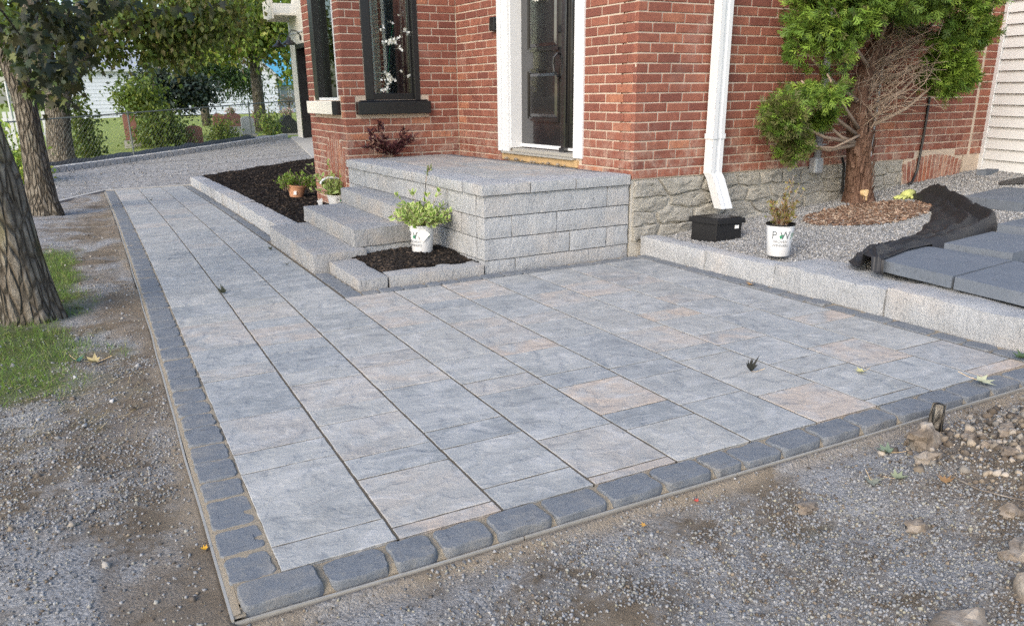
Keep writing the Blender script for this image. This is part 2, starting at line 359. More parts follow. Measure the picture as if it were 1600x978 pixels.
class MB:
    def __init__(s): s.v = []; s.f = []; s.mi = []

    def add(s, v, f, mi=0):
        b = len(s.v); s.v += [tuple(map(float, p)) for p in v]
        s.f += [tuple(b + i for i in q) for q in f]; s.mi += [mi] * len(f)
        return s

    def box(s, x0, x1, y0, y1, z0, z1, mi=0):
        v = [(x, y, z) for z in (z0, z1) for y in (y0, y1) for x in (x0, x1)]
        return s.add(v, [(0, 2, 3, 1), (4, 5, 7, 6), (0, 1, 5, 4), (2, 6, 7, 3), (0, 4, 6, 2), (1, 3, 7, 5)], mi)

    def hexa(s, v, mi=0):                    # 8 corners, bottom ring then top ring
        return s.add(v, [(3, 2, 1, 0), (4, 5, 6, 7), (0, 1, 5, 4), (1, 2, 6, 5), (2, 3, 7, 6), (3, 0, 4, 7)], mi)

    def tube(s, pts, rad, seg=8, mi=0, cap=True, jit=0.0):
        pts = [Vector(p) for p in pts]; n = len(pts)
        rad = [rad] * n if isinstance(rad, (int, float)) else rad
        b = len(s.v); up = None
        for i, p in enumerate(pts):
            t = (pts[min(i + 1, n - 1)] - pts[max(i - 1, 0)]).normalized()
            if up is None:
                up = Vector((0, 0, 1)) if abs(t.z) < 0.9 else Vector((1, 0, 0))
            a = t.cross(up).normalized(); c = a.cross(t).normalized(); up = c
            for j in range(seg):
                q = 2 * math.pi * j / seg; r = rad[i]
                if jit: r *= 1 + jit * mnoise.noise(Vector((p.x * 3 + 2.2 * math.cos(q), p.y * 3 + 2.2 * math.sin(q), p.z * 2.2))) * 1.6
                s.v.append(tuple(p + r * (math.cos(q) * a + math.sin(q) * c)))
        for i in range(n - 1):
            for j in range(seg):
                s.f.append((b + i * seg + j, b + i * seg + (j + 1) % seg, b + (i + 1) * seg + (j + 1) % seg, b + (i + 1) * seg + j)); s.mi.append(mi)
        if cap:
            s.f.append(tuple(b + j for j in range(seg))[::-1]); s.mi.append(mi)
            s.f.append(tuple(b + (n - 1) * seg + j for j in range(seg))); s.mi.append(mi)
        return s

    def lathe(s, prof, c, seg=28, mi=0, tilt=None):
        b = len(s.v)
        for (r, z) in prof:
            for j in range(seg):
                q = 2 * math.pi * j / seg; p = Vector((r * math.cos(q), r * math.sin(q), z))
                if tilt is not None: p = tilt @ p
                s.v.append(tuple(p + Vector(c)))
        for i in range(len(prof) - 1):
            for j in range(seg):
                s.f.append((b + i * seg + j, b + i * seg + (j + 1) % seg, b + (i + 1) * seg + (j + 1) % seg, b + (i + 1) * seg + j)); s.mi.append(mi)
        return s

    def mesh(s, name, mats, smooth=False):
        me = bpy.data.meshes.new(name); me.from_pydata(s.v, [], s.f)
        for m in (mats if isinstance(mats, (list, tuple)) else [mats]):
            me.materials.append(MAT[m] if isinstance(m, str) else m)
        if any(s.mi): me.polygons.foreach_set('material_index', s.mi)
        if smooth: me.polygons.foreach_set('use_smooth', [True] * len(me.polygons))
        me.update()
        return me

    def build(s, name, mats, parent=None, smooth=False, bevel=0.0):
        o = link(bpy.data.objects.new(name, s.mesh(name, mats, smooth)), parent)
        if bevel:
            md = o.modifiers.new('bevel', 'BEVEL'); md.width = bevel; md.segments = 2; md.limit_method = 'ANGLE'; md.angle_limit = R(40)
        return o


def arrmesh(name, V, Fc, mats, col=None, mi=None, smooth=False):
    """fast mesh from arrays, all faces with the same corner count"""
    V = np.asarray(V, np.float32); Fc = np.asarray(Fc, np.int32); kf = Fc.shape[1]
    me = bpy.data.meshes.new(name)
    me.vertices.add(len(V)); me.vertices.foreach_set('co', V.ravel())
    me.loops.add(Fc.size); me.loops.foreach_set('vertex_index', Fc.ravel())
    me.polygons.add(len(Fc)); me.polygons.foreach_set('loop_start', np.arange(0, Fc.size, kf, dtype=np.int32))
    for m in (mats if isinstance(mats, (list, tuple)) else [mats]): me.materials.append(MAT[m])
    if mi is not None: me.polygons.foreach_set('material_index', np.asarray(mi, np.int32))
    if smooth: me.polygons.foreach_set('use_smooth', np.ones(len(Fc), bool))
    if col is not None:
        c = np.ones((len(V), 4), np.float32); c[:, :3] = col
        a = me.color_attributes.new('Col', 'FLOAT_COLOR', 'POINT'); a.data.foreach_set('color', c.ravel())
    me.update(calc_edges=True); me.validate()
    return me


def rotmats(n, rg=rng):
    q = rg.normal(size=(n, 4)); q /= np.linalg.norm(q, axis=1)[:, None]; a, b, c, d = q.T
    return np.stack([1 - 2 * (c * c + d * d), 2 * (b * c - a * d), 2 * (b * d + a * c), 2 * (b * c + a * d), 1 - 2 * (b * b + d * d), 2 * (c * d - a * b),
                     2 * (b * d - a * c), 2 * (c * d + a * b), 1 - 2 * (b * b + c * c)], 1).reshape(n, 3, 3)


def frames(dirs, ups):
    """rotation matrices with columns (side, dir, normal)"""
    d = dirs / np.linalg.norm(dirs, axis=1)[:, None]
    s = np.cross(d, ups); s /= (np.linalg.norm(s, axis=1)[:, None] + 1e-9); nrm = np.cross(s, d)
    return np.stack([s, d, nrm], 2)


def scatter(base_v, base_f, pos, rot, size, col=None, cvar=None):
    n = len(pos); bv = np.asarray(base_v, float); bf = np.asarray(base_f)
    size = np.asarray(size, float)
    if size.ndim == 1: size = size[:, None]
    sv = bv[None, :, :] * size[:, None, :]
    V = np.einsum('nij,nvj->nvi', rot, sv) + pos[:, None, :]
    Fc = bf[None] + (np.arange(n) * len(bv))[:, None, None]
    C = np.repeat(col, len(bv), axis=0) if col is not None else None
    return V.reshape(-1, 3), Fc.reshape(-1, bf.shape[1]), C


_oct = np.array([(1, 0, 0), (-1, 0, 0), (0, 1, 0), (0, -1, 0), (0, 0, 1), (0, 0, -1)], float)
_octf = [(0, 2, 4), (2, 1, 4), (1, 3, 4), (3, 0, 4), (2, 0, 5), (1, 2, 5), (3, 1, 5), (0, 3, 5)]
_chip = np.array([(-.5, -.5, -.5), (.5, -.5, -.5), (.5, .5, -.5), (-.5, .5, -.5), (-.35, -.5, .5), (.45, -.4, .5), (.3, .5, .4), (-.5, .4, .5)], float)
_chipf = [(0, 3, 2, 1), (4, 5, 6, 7), (0, 1, 5, 4), (1, 2, 6, 5), (2, 3, 7, 6), (3, 0, 4, 7)]


def pebbles(pos, smin, smax, cols, rg=rng, flat=0.75, power=2.0):
    n = len(pos); s = smin + (smax - smin) * rg.random(n) ** power
    size = s[:, None] * (0.7 + 0.6 * rg.random((n, 3))); size[:, 2] *= flat
    base = cols[rg.integers(0, len(cols), n)] * (0.75 + 0.4 * rg.random((n, 1)))
    R3 = rotmats(n, rg)
    return scatter(_oct * (1 + 0.25 * rg.normal(size=(6, 1)) * 0), _octf, pos, R3, size, base)


_lat = np.random.default_rng(3).random((64, 64))


def vnoise(x, y):
    x = np.asarray(x, float); y = np.asarray(y, float)
    xi = np.floor(x).astype(int); yi = np.floor(y).astype(int); fx = x - xi; fy = y - yi
    fx = fx * fx * (3 - 2 * fx); fy = fy * fy * (3 - 2 * fy)
    g = lambda a, b: _lat[a % 64, b % 64]
    return (g(xi, yi) * (1 - fx) + g(xi + 1, yi) * fx) * (1 - fy) + (g(xi, yi + 1) * (1 - fx) + g(xi + 1, yi + 1) * fx) * fy


def fbm(x, y, o=4):
    t = 0; a = 0.5
    for i in range(o):
        t = t + a * vnoise(x + 17.3 * i, y + 9.1 * i); x = np.asarray(x) * 2.03; y = np.asarray(y) * 2.03; a *= 0.5
    return t


def sstep(a, b, x):
    t = np.clip((np.asarray(x, float) - a) / (b - a), 0, 1); return t * t * (3 - 2 * t)


# ------------------------------------------------------------------ paving coordinates
def zp(x, y):                                # paving height, metres in and out
    xu = np.asarray(x) / U; yu = np.asarray(y) / U
    return U * (0.00578 * xu - 0.00969 * yu - 0.00013 * np.maximum(0, yu - 3) ** 2)


def drift(yu): return -0.00036 * max(0.0, yu - 8) ** 2


def pv(xu, yu, dz=0.0):
    x = (xu + drift(yu)) * U; y = yu * U
    return Vector((x, y, float(zp(xu * U, y)) + dz))


def rough_block(mb, corners, h, nseg=None, amp=0.006, amp_top=0.003, cell=0.05, rnd=0.008, mi=0, seed=0.0):
    """block from 4 ground corners (Vectors, anticlockwise) and a height (number or 4 top z), hewn faces"""
    c = [Vector(q) for q in corners]
    hz = [h] * 4 if isinstance(h, (int, float)) else h
    lx = (c[1] - c[0]).length; ly = (c[3] - c[0]).length; lz = hz[0] - c[0].z
    nx, ny, nz = (max(1, min(30, round(l / cell))) for l in (lx, ly, lz))
    ids = {}
    ctr = sum(c, Vector()) / 4; ctr.z += lz / 2

    def vid(i, j, kk):
        key = (i, j, kk)
        if key in ids: return ids[key]
        a, b, t = i / nx, j / ny, kk / nz
        bot = c[0].lerp(c[1], a).lerp(c[3].lerp(c[2], a), b)
        topz = (hz[0] * (1 - a) + hz[1] * a) * (1 - b) + (hz[3] * (1 - a) + hz[2] * a) * b
        p = Vector((bot.x, bot.y, bot.z * (1 - t) + topz * t))
        q = p * 9.0 + Vector((seed, seed * 1.7, 0))
        d = Vector((mnoise.noise(q), mnoise.noise(q + Vector((31, 7, 3))), mnoise.noise(q + Vector((5, 43, 11)))))
        d2 = mnoise.noise(p * 33.0 + Vector((seed, 3, 9)))
        out = Vector((0, 0, 0)); e = 0
        ux = (c[1] - c[0]).normalized(); uy = (c[3] - c[0]).normalized()
        if i == 0: out -= ux; e += 1
        if i == nx: out += ux; e += 1
        if j == 0: out -= uy; e += 1
        if j == ny: out += uy; e += 1
        side = out.length > 0
        if side: p += out.normalized() * (amp * (d.x * 1.2 + d2 * 0.7))
        if kk == nz: p.z += amp_top * d.z * 2; e += 1
        if kk == 0: e += 1
        if e >= 2 and kk == nz:
            p -= out.normalized() * rnd * 0.6 if side else Vector(); p.z -= rnd * (0.6 + 0.5 * abs(d.y))
        elif e >= 2 and side:
            p -= out.normalized() * rnd * 0.6
        ids[key] = len(mb.v); mb.v.append(tuple(p)); return ids[key]

    def quad(*k4):
        mb.f.append(tuple(vid(*q) for q in k4)); mb.mi.append(mi)
    for i in range(nx):
        for j in range(ny):
            quad((i, j, nz), (i + 1, j, nz), (i + 1, j + 1, nz), (i, j + 1, nz))
    for i in range(nx):
        for kk in range(nz):
            quad((i, 0, kk), (i + 1, 0, kk), (i + 1, 0, kk + 1), (i, 0, kk + 1))
            quad((i + 1, ny, kk), (i, ny, kk), (i, ny, kk + 1), (i + 1, ny, kk + 1))
    for j in range(ny):
        for kk in range(nz):
            quad((0, j + 1, kk), (0, j, kk), (0, j, kk + 1), (0, j + 1, kk + 1))
            quad((nx, j, kk), (nx, j + 1, kk), (nx, j + 1, kk + 1), (nx, j, kk + 1))
    return mb


class Fr:                                    # a wall frame: s along the wall, o outwards, z up
    def __init__(s, o, d, flip=1):
        s.o = Vector((o[0], o[1], 0)); s.d = Vector((d[0], d[1], 0)).normalized(); s.n = Vector((s.d.y, -s.d.x, 0)) * flip

    def p(s, a, o, z): return s.o + s.d * a + s.n * o + Vector((0, 0, z))

    def box(s, mb, s0, s1, o0, o1, z0, z1, mi=0):
        v = [s.p(s0, o0, z0), s.p(s1, o0, z0), s.p(s1, o1, z0), s.p(s0, o1, z0), s.p(s0, o0, z1), s.p(s1, o0, z1), s.p(s1, o1, z1), s.p(s0, o1, z1)]
        if s.d.cross(s.n).z < 0: v = [v[3], v[2], v[1], v[0], v[7], v[6], v[5], v[4]]
        return mb.hexa(v, mi)


def smooth_sharp(o, ang=38):
    me = o.data
    me.polygons.foreach_set('use_smooth', [True] * len(me.polygons)); me.set_sharp_from_angle(angle=R(ang))
    return o


# ================================================================== the ground
W_END = 35.5 * U                             # far end of the walk
def grid_mesh(name, xs, ys, zf, mat, attrs=None, keep=None):
    X, Y = np.meshgrid(xs, ys); Z = zf(X, Y); nx, ny = len(xs), len(ys)
    V = np.stack([X, Y, Z], -1).reshape(-1, 3)
    i, j = np.meshgrid(np.arange(nx - 1), np.arange(ny - 1)); a = (j * nx + i).ravel()
    Fc = np.stack([a, a + 1, a + 1 + nx, a + nx], 1)
    if keep is not None:
        cx = V[Fc].mean(1); Fc = Fc[keep(cx[:, 0], cx[:, 1])]
    me = arrmesh(name, V, Fc, mat, smooth=True)
    for nm, fn in (attrs or {}).items():
        at = me.attributes.new(nm, 'FLOAT', 'POINT'); at.data.foreach_set('value', np.asarray(fn(X, Y), np.float32).ravel())
    return link(bpy.data.objects.new(name, me))


def xl(y):                                   # outer face of the left edging at distance y
    yu = np.asarray(y) / U; return (-0.43 - 0.00036 * np.maximum(0, yu - 8) ** 2) * U
YF = -0.46 * U                               # outer face of the front edging
def near_edge_y(x):                          # near edge of the driveway
    x = np.asarray(x, float)
    return np.where(x < -0.24, W_END + 0.04 + (x + 0.24) * 2.38, np.where(x < 1.02, W_END + 0.04, W_END + 0.04 + (x - 1.02) * 0.5))


def heap_f(x, y): return np.exp(-(((x - 2.55) / 0.70) ** 2 + ((y + 0.84) / 0.50) ** 2)) + .5 * np.exp(-(((x - 1.75) / 0.30) ** 2 + ((y + 1.13) / 0.2) ** 2))


def dirt_h(x, y):
    base = zp(np.clip(x, -4, 4), np.clip(y, -3, 14))
    n = (fbm(x * 2.1 + 7, y * 2.1 + 3) - 0.47) * 0.07 + (fbm(x * 9 + 1, y * 9) - 0.47) * 0.022
    outl = xl(y) - x; outf = YF - y
    out = np.maximum(outl, outf)             # distance outside the paving
    h = base - 0.018 + n * sstep(0.0, 0.25, out) - 0.032 * sstep(-0.01, 0.05, outf)
    h = h + 0.05 * sstep(0.3, 1.6, outl) * sstep(1.0, 3.0, y)
    heap = np.exp(-(((x - 2.62) / 0.62) ** 2 + ((y + 0.86) / 0.42) ** 2)) * 0.25 * (1 + .5 * (fbm(x * 11, y * 11) - .47))
    heap += np.exp(-(((x - 1.75) / 0.30) ** 2 + ((y + 1.13) / 0.2) ** 2)) * 0.06
    h = h + heap * sstep(0.02, 0.2, outf)
    h = np.where(out <= 0.0, base - 0.075, h)
    h = h - 0.25 * sstep(-0.02, 0.1, y - near_edge_y(x))
    return h


ATT = {'sandy': lambda x, y: np.clip(sstep(0.13, 0.0, np.maximum(xl(y) - x, YF - y)) * (-0.25 + 2.0 * fbm(x * 6, y * 6 + 4)), 0, 1) * (np.maximum(xl(y) - x, YF - y) > -0.02)
       , 'soil': lambda x, y: np.clip(sstep(.12, .42, heap_f(x, y) + (fbm(x * 6, y * 6) - .47) * .35) + .8 * sstep(.55, .15, xl(y) - x) * (x < 0) * (y > -.2) * sstep(.40, .52, fbm(x * 4 + 9, y * 2)), 0, 1),
       'turf': lambda x, y: turf(x, y)}


def turf(x, y):
    t = 1.0 * np.exp(-(((x + 0.78) / 0.36) ** 2 + ((y - 2.45) / 0.75) ** 2)) + 1.2 * np.exp(-(((x + 0.72) / 0.22) ** 2 + ((y - 4.8) / 1.35) ** 2)) \
        + 1.1 * sstep(-0.95, -1.5, x) * sstep(0.6, 1.8, y)
    return np.clip((t - 0.22 + (fbm(x * 4, y * 4) - 0.47) * 0.9) * 2.0, 0, 1)


o = grid_mesh('dirt_ground', np.concatenate([np.arange(-6, -3, .2), np.arange(-3, -0.6, .04), np.arange(-0.6, -0.1, .012), np.arange(-0.1, 2.2, .035), np.arange(2.2, 5.2, .05)]),
              np.concatenate([np.arange(-4, -1.6, .1), np.arange(-1.6, -0.4, .03), np.arange(-0.4, -0.1, .012), np.arange(-0.1, 1.5, .06), np.arange(1.5, 13.2, .08)]), dirt_h, 'dirt', ATT)
tag(o, kind='structure')
o = MB().add([(-400, -400, -0.9), (400, -400, -0.9), (400, 400, -0.9), (-400, 400, -0.9)], [(0, 1, 2, 3)]).build('ground_plain', 'lawn'); tag(o, kind='structure')

# far curb of the driveway runs from the street side up to the garage
def far_curb(t): return np.array([-1.5 + 5.8 * t, 14.15 + 4.75 * t, -0.10 + 0.29 * t - 0.02 * math.sin(3.1 * max(0, min(1, t)))])
def near_pt(t):
    P = [(-3.6, 3.76, -0.02), (-0.24, W_END + 0.04, -0.165), (1.02, W_END + 0.04, -0.15), (3.3, 12.95, 0.03), (4.3, 13.9, 0.14)]
    T = [-0.6, 0.18, 0.36, 0.82, 1.0]
    for a in range(4):
        if t <= T[a + 1] or a == 3:
            q = (t - T[a]) / (T[a + 1] - T[a]); return np.array(P[a]) * (1 - q) + np.array(P[a + 1]) * q
mb = MB(); NT_, NS = 60, 16
for i in range(NT_ + 1):
    t = -0.6 + 1.6 * i / NT_; a = near_pt(t); b = far_curb(t)
    for j in range(NS + 1):
        q = a * (1 - j / NS) + b * (j / NS)
        mb.v.append((q[0], q[1], q[2] - 0.012 + 0.03 * (fbm(q[0] * 1.5, q[1] * 1.5) - 0.47) * math.sin(math.pi * j / NS)))
for i in range(NT_):
    for j in range(NS):
        a = i * (NS + 1) + j; mb.f.append((a, a + NS + 1, a + NS + 2, a + 1)); mb.mi.append(0)
drive = mb.build('driveway', 'drive', smooth=True); tag(drive, kind='structure')
# strip behind the curb, then a black cloth, then the lawn
mb = MB()
for t in np.linspace(-0.6, 1.0, 20):
    a = far_curb(t); nrm = np.array([-0.63, 0.77, 0]); mb.v += [tuple(a + nrm * 0.2 + (0, 0, 0.012)), tuple(a + nrm * 0.95 + (0, 0, 0.03))]
mb.f = [(2 * i, 2 * i + 2, 2 * i + 3, 2 * i + 1) for i in range(19)]; mb.mi = [0] * 19
tag(mb.build('gravel_verge', 'drive'), kind='structure')
cs = None
for i in range(58):
    t0 = -0.25 + 1.22 * i / 58; a = far_curb(t0); b = far_curb(t0 + 1.22 / 58 * 0.94); nrm = np.array([-0.63, 0.77, 0]) * 0.17
    dz = np.array([0, 0, -0.02]); m = MB(); rough_block(m, [a + dz, b + dz, b + nrm + dz, a + nrm + dz], [a[2] + .10, b[2] + .10, b[2] + .10, a[2] + .10], amp=.004, cell=.12, rnd=.012, seed=i)
    m.build('curb_stone', 'block', drive)
for pts in ([near_pt(t) + (0, 0, 0.012) for t in np.linspace(-0.6, 0.18, 8)], [near_pt(t) + (0, 0, 0.012) for t in np.linspace(0.18, 0.36, 4)],
            [near_pt(t) + (0, 0, 0.05) for t in np.linspace(0.372, 1.0, 10)]):
    m = MB()
    for a, b in zip(pts[:-1], pts[1:]):
        d = (b - a); nr = np.array([-d[1], d[0], 0]); nr /= np.linalg.norm(nr); nr *= 0.035
        m.hexa([a - nr - (0, 0, .06), b - nr - (0, 0, .06), b + nr - (0, 0, .06), a + nr - (0, 0, .06), a - nr, b - nr, b + nr, a + nr])
    m.build('edging_strip', 'concrete', drive)
grid_mesh('lawn', np.arange(-40, 46, 1.6), np.arange(12, 75, 1.4), lambda x, y: -0.10 + 0.035 * np.clip(x, -4, 6) + 0.03 * fbm(x * .6, y * .6) + 0.004 * (y - 18), 'lawn',
          keep=lambda x, y: (y - (14.15 + (x + 1.5) * 0.82)) > 1.0)['kind'] = 'structure'

# right-hand bed of crushed stone
def bed_h(x, y):
    z = 0.085 + 0.077 * np.clip(x - 3.6, -0.2, 6) + 0.05 * sstep(1.9, 1.2, y) * sstep(5.2, 3.9, x) + (fbm(x * 6, y * 6) - 0.47) * 0.03
    z = z + 0.035 * np.exp(-(((x - 5.2) / 0.75) ** 2 + ((y - 2.4) / 0.4) ** 2))
    return z
o = grid_mesh('gravel_bed', np.arange(3.50, 9.0, .05), np.arange(-1.2, 3.3, .05), bed_h, 'gravel'); tag(o, kind='structure')

# ================================================================== the patio
patio = MB()
ys = [-0.42, 0, 2, 5, 8.9]
def sheet(mb, x0, x1, ys, dz, mi=0):
    b = len(mb.v)
    for y in ys: mb.v += [tuple(pv(x0, y, dz)), tuple(pv((x0 + x1) / 2, y, dz)), tuple(pv(x1, y, dz))]
    for i in range(len(ys) - 1):
        for j in (0, 1): mb.f.append((b + 3 * i + j, b + 3 * i + j + 1, b + 3 * i + 4 + j, b + 3 * i + 3 + j)); mb.mi.append(mi)
YW = list(np.linspace(-0.04, 35.5, 40))
sheet(patio, 0.0125, 3.03, YW, -0.0026, 1); sheet(patio, 3.03, 10.04, list(np.linspace(-0.04, 8.68, 8)), -0.0026, 1)
sheet(patio, -0.36, 0.012, [-0.30] + YW, -0.0045); sheet(patio, 3.03, 3.42, list(np.linspace(8.68, 35.5, 40)), -0.009)
sheet(patio, -0.04, 10.04, [-0.33, -0.04], -0.009); sheet(patio, 3.42, 10.46, [8.68, 9.12], -0.009); sheet(patio, 10.04, 10.46, list(np.linspace(-0.36, 8.68, 8)), -0.009)
def skirt(pts):
    b = len(patio.v)
    for (x0, y0, x1, y1) in pts: patio.v += [tuple(pv(x0, y0, -.009)), tuple(pv(x1, y1, -.030 if x1 > -.42 else -.013))]
    for i in range(len(pts) - 1): patio.f.append((b + 2 * i, b + 2 * i + 1, b + 2 * i + 3, b + 2 * i + 2)); patio.mi.append(0)
skirt([(-.36, y, -.425, y) for y in YW[::-1]] + [(-.36, -.40, -.425, -.40)])
patio.add([tuple(pv(x, y, -.036)) for x, y in ((-.43, -.44), (.3, -.44), (.3, -.28), (-.43, -.28))], [(0, 1, 2, 3)])
patio.add([tuple(pv(x, y, -.014)) for x, y in ((-.424, -.433), (-.33, -.433), (-.33, -.28), (-.424, -.28))], [(0, 1, 2, 3)])
skirt([(x, -.33, x, -.385) for x in (-.36, 1, 3, 5, 7, 9, 10.46)])
patio.add([tuple(pv(x, y, -.032)) for x, y in ((-.42, -.435), (10.46, -.435), (10.46, -.36), (-.42, -.36))], [(0, 1, 2, 3)])
patio = patio.build('patio', ['sand', 'joint']); tag(patio, kind='structure')

JY = {1: [.36, 1.89, 2.41, 3.44, 4.98, 5.49, 6.53, 8.12, 8.68, 9.65, 11.2, 11.72, 12.75, 14.3, 14.8, 15.85, 17.4, 17.9, 18.9, 20.5, 21.0, 22.0, 23.5, 24.0, 25.1, 26.6, 27.1, 28.1, 29.7, 30.2, 31.2, 32.7, 33.3, 34.4],
      2: [.16, 1.19, 1.69, 2.72, 3.24, 4.24, 4.79, 5.79, 6.30, 7.32, 7.87, 8.93, 9.54, 10.58, 11.1, 12.6, 13.1, 14.2, 14.7, 16.2, 16.7, 17.8, 19.3, 19.8, 20.9, 22.4, 22.9, 23.9, 25.5, 26.0, 27.0, 28.5, 29.1, 30.1, 31.6, 32.1, 33.2, 34.7],
      3: [.41, 1.43, 1.94, 3.46, 4.49, 5.0, 6.53, 7.58, 8.12, 9.73, 10.25, 11.4, 12.74, 13.3, 13.9, 15.4, 16.4, 16.9, 18.5, 19.0, 20.0, 21.5, 22.1, 23.1, 24.6, 25.2, 26.2, 27.7, 28.2, 29.3, 30.8, 31.3, 32.3, 33.9],
      4: [.11, 1.12, 2.66, 3.15, 4.16, 5.70, 6.20, 7.25], 5: [.87, 1.37, 2.39, 2.89, 3.93, 4.43, 5.42, 5.92, 6.88, 7.43],
      6: [1.15, 2.16, 2.68, 4.20, 5.21, 5.73, 7.23], 7: [.90, 2.44, 2.92, 3.98, 5.46, 5.96, 6.96, 7.98],
      8: [.16, 1.22, 1.71, 2.74, 3.26, 4.24, 4.75, 5.75, 6.25, 7.3, 7.82], 9: [.96, 1.96, 2.45, 3.95, 5.0, 5.55, 6.55, 8.05], 10: [.21, 1.24, 2.79, 3.26, 4.28, 5.8, 6.3, 7.36]}
WARM = [(5, 1.84, 1), (7, .45, .9), (3, 3.75, .55), (2, 3.71, .35), (1, 7.17, .5), (2, 6.84, .6), (5, 4.16, .9), (5, 5.67, .5), (6, 7.78, .7), (4, 8.15, .55), (7, 6.42, .6), (8, 7.02, .7), (9, 7.58, .9),
        (8, 4.48, .95), (9, 5.2, .6), (7, 3.74, .6), (8, 2.97, .8), (10, 3.09, .9), (9, 1.37, .8), (10, .1, 1), (2, .1, .9), (4, .07, .7), (4, 6.42, .6), (4, 2.9, .3), (3, 4.7, .3), (9, 7.0, .4), (1, 5.2, .3)]


def slab(x0, x1, y0, y1, warm):
    g = 0.010; bev = 0.004; m = MB()
    x0 += .0135; x1 -= .0135; y0 += g; y1 -= g
    dzs = float(np.clip(rng.normal(0, 0.0005), -.0006, .0010))
    ring = []
    n = 10
    for (a, b, c, d) in ((x0, y0, x1, y0), (x1, y0, x1, y1), (x1, y1, x0, y1), (x0, y1, x0, y0)):
        for i in range(n): ring.append((a + (c - a) * i / n, b + (d - b) * i / n))
    N4 = len(ring); cx, cy = (x0 + x1) / 2, (y0 + y1) / 2
    for lvl, (ins, dz) in enumerate(((0, -0.03), (0.0, -0.0016), (bev * 0.7, -0.0006), (bev * 2.2, 0.0))):
        for (a, b) in ring:
            j = 0.006 * mnoise.noise(Vector((a * 9, b * 9, lvl * 0.3 + x0))) + .004 * mnoise.noise(Vector((a * 31, b * 31, x0))) if lvl else 0
            a2 = a + (ins + j) * (1 if a < cx - .01 else -1 if a > cx + .01 else 0) / 1.0 * min(1, abs(a - cx) / ((x1 - x0) / 2))
            b2 = b + (ins + j) * (1 if b < cy else -1) * min(1, abs(b - cy) / ((y1 - y0) / 2))
            m.v.append(tuple(pv(a2, b2, dz + dzs)))
    for l in range(3):
        for i in range(N4): m.f.append((l * N4 + i, l * N4 + (i + 1) % N4, (l + 1) * N4 + (i + 1) % N4, (l + 1) * N4 + i)); m.mi.append(0)
    m.f.append(tuple(3 * N4 + i for i in range(N4))); m.mi.append(0)
    o = m.build('paving_slab', 'slate', patio); o['warm'] = float(warm)
    return o


for cidx, js in JY.items():
    end = 35.44 if cidx <= 3 else 8.66
    edges = [-0.045] + js + [end]
    for a, b in zip(edges[:-1], edges[1:]):
        if b - a < 0.05: continue
        wv = 0.0
        for (cc, yy, ww) in WARM:
            if cc == cidx and a <= yy < b: wv = ww
        if wv == 0 and rng.random() < 0.12: wv = 0.3
        x1 = 10.02 if cidx == 10 else cidx
        slab(cidx - 1, x1, a, b, wv)


def border(x0, x1, y0, y1, rd=0.055, top=0.0):
    """tumbled stone in paving coordinates: rounded rectangle, worn edge"""
    m = MB(); sd = rng.random() * 50; w, h = x1 - x0, y1 - y0; rd = min(rd * (0.8 + 0.5 * rng.random()), w * .4, h * .4); ring = []
    for (cx, cy, a0) in ((x1 - rd, y1 - rd, 0), (x0 + rd, y1 - rd, 90), (x0 + rd, y0 + rd, 180), (x1 - rd, y0 + rd, 270)):
        for q in (0, 30, 60, 90):
            a = R(a0 + q); ring.append((cx + rd * math.cos(a), cy + rd * math.sin(a)))
    cx, cy = (x0 + x1) / 2, (y0 + y1) / 2
    nr = []
    for i, (a, b) in enumerate(ring):
        nr.append((a, b)); a2, b2 = ring[(i + 1) % 16]
        if (i % 4) == 3: nr += [(a + (a2 - a) * t, b + (b2 - b) * t) for t in (.17, .34, .5, .67, .84)]
    ring = nr; N = len(ring); tl = rng.normal(0, 0.002)
    for lvl, (sc_, dz) in enumerate(((1.0, -0.05), (1.0, -0.009), (0.982, -0.003), (0.95, 0.0), (.6, 0.0005))):
        for (a, b) in ring:
            j = (0.022 * mnoise.noise(Vector((a * 7, b * 7, sd))) + 0.010 * mnoise.noise(Vector((a * 23, b * 23, sd + .4 * lvl))) + 0.004 * mnoise.noise(Vector((a * 61, b * 61, sd + lvl)))) * (1 if lvl < 4 else .3)
            dx, dy = a - cx, b - cy; L = math.hypot(dx, dy); s2 = sc_ + j / max(L, .05)
            m.v.append(tuple(pv(cx + dx * s2, cy + dy * s2, dz + top + tl + 0.004 * mnoise.noise(Vector((a * 6, b * 6, sd + 9))))))
    for l in range(4):
        for i in range(N): m.f.append((l * N + i, l * N + (i + 1) % N, (l + 1) * N + (i + 1) % N, (l + 1) * N + i)); m.mi.append(0)
    m.f.append(tuple(4 * N + i for i in range(N))); m.mi.append(0)
    return smooth_sharp(m.build('border_stone', 'charcoal', patio), 32)


g = 0.024
fx = [-.37, .29, .84, 1.26, 1.76, 2.34, 2.95, 3.58, 4.19, 4.58, 5.12, 5.71, 6.33, 6.95, 7.61, 8.14, 8.69, 9.28, 9.86, 10.4]
for a, b in zip(fx[:-1], fx[1:]): border(a + g, b - g, -.405 + .012 * rng.random(), -.07)
ly = [-.05, .40, .87, 1.48, 1.90, 2.38, 2.85, 3.40, 3.85, 4.3, 4.83, 5.32, 5.75, 6.31, 6.96, 7.6, 8.2, 8.74, 9.2, 9.76]
while ly[-1] < 34.9: ly.append(ly[-1] + rng.choice([.38, .5, .62]))
for a, b in zip(ly[:-1], ly[1:]): border(-.385, -.015, a + g * .8, b - g * .8)
ry = [-.03, .55, 1.0, 1.53, 2.28, 2.89, 3.53, 3.96, 4.55, 5.03, 5.59, 6.22, 6.81, 7.46, 7.73, 8.37, 9.0]
for a, b in zip(ry[:-1], ry[1:]): border(10.07, 10.37, a + g, b - g)
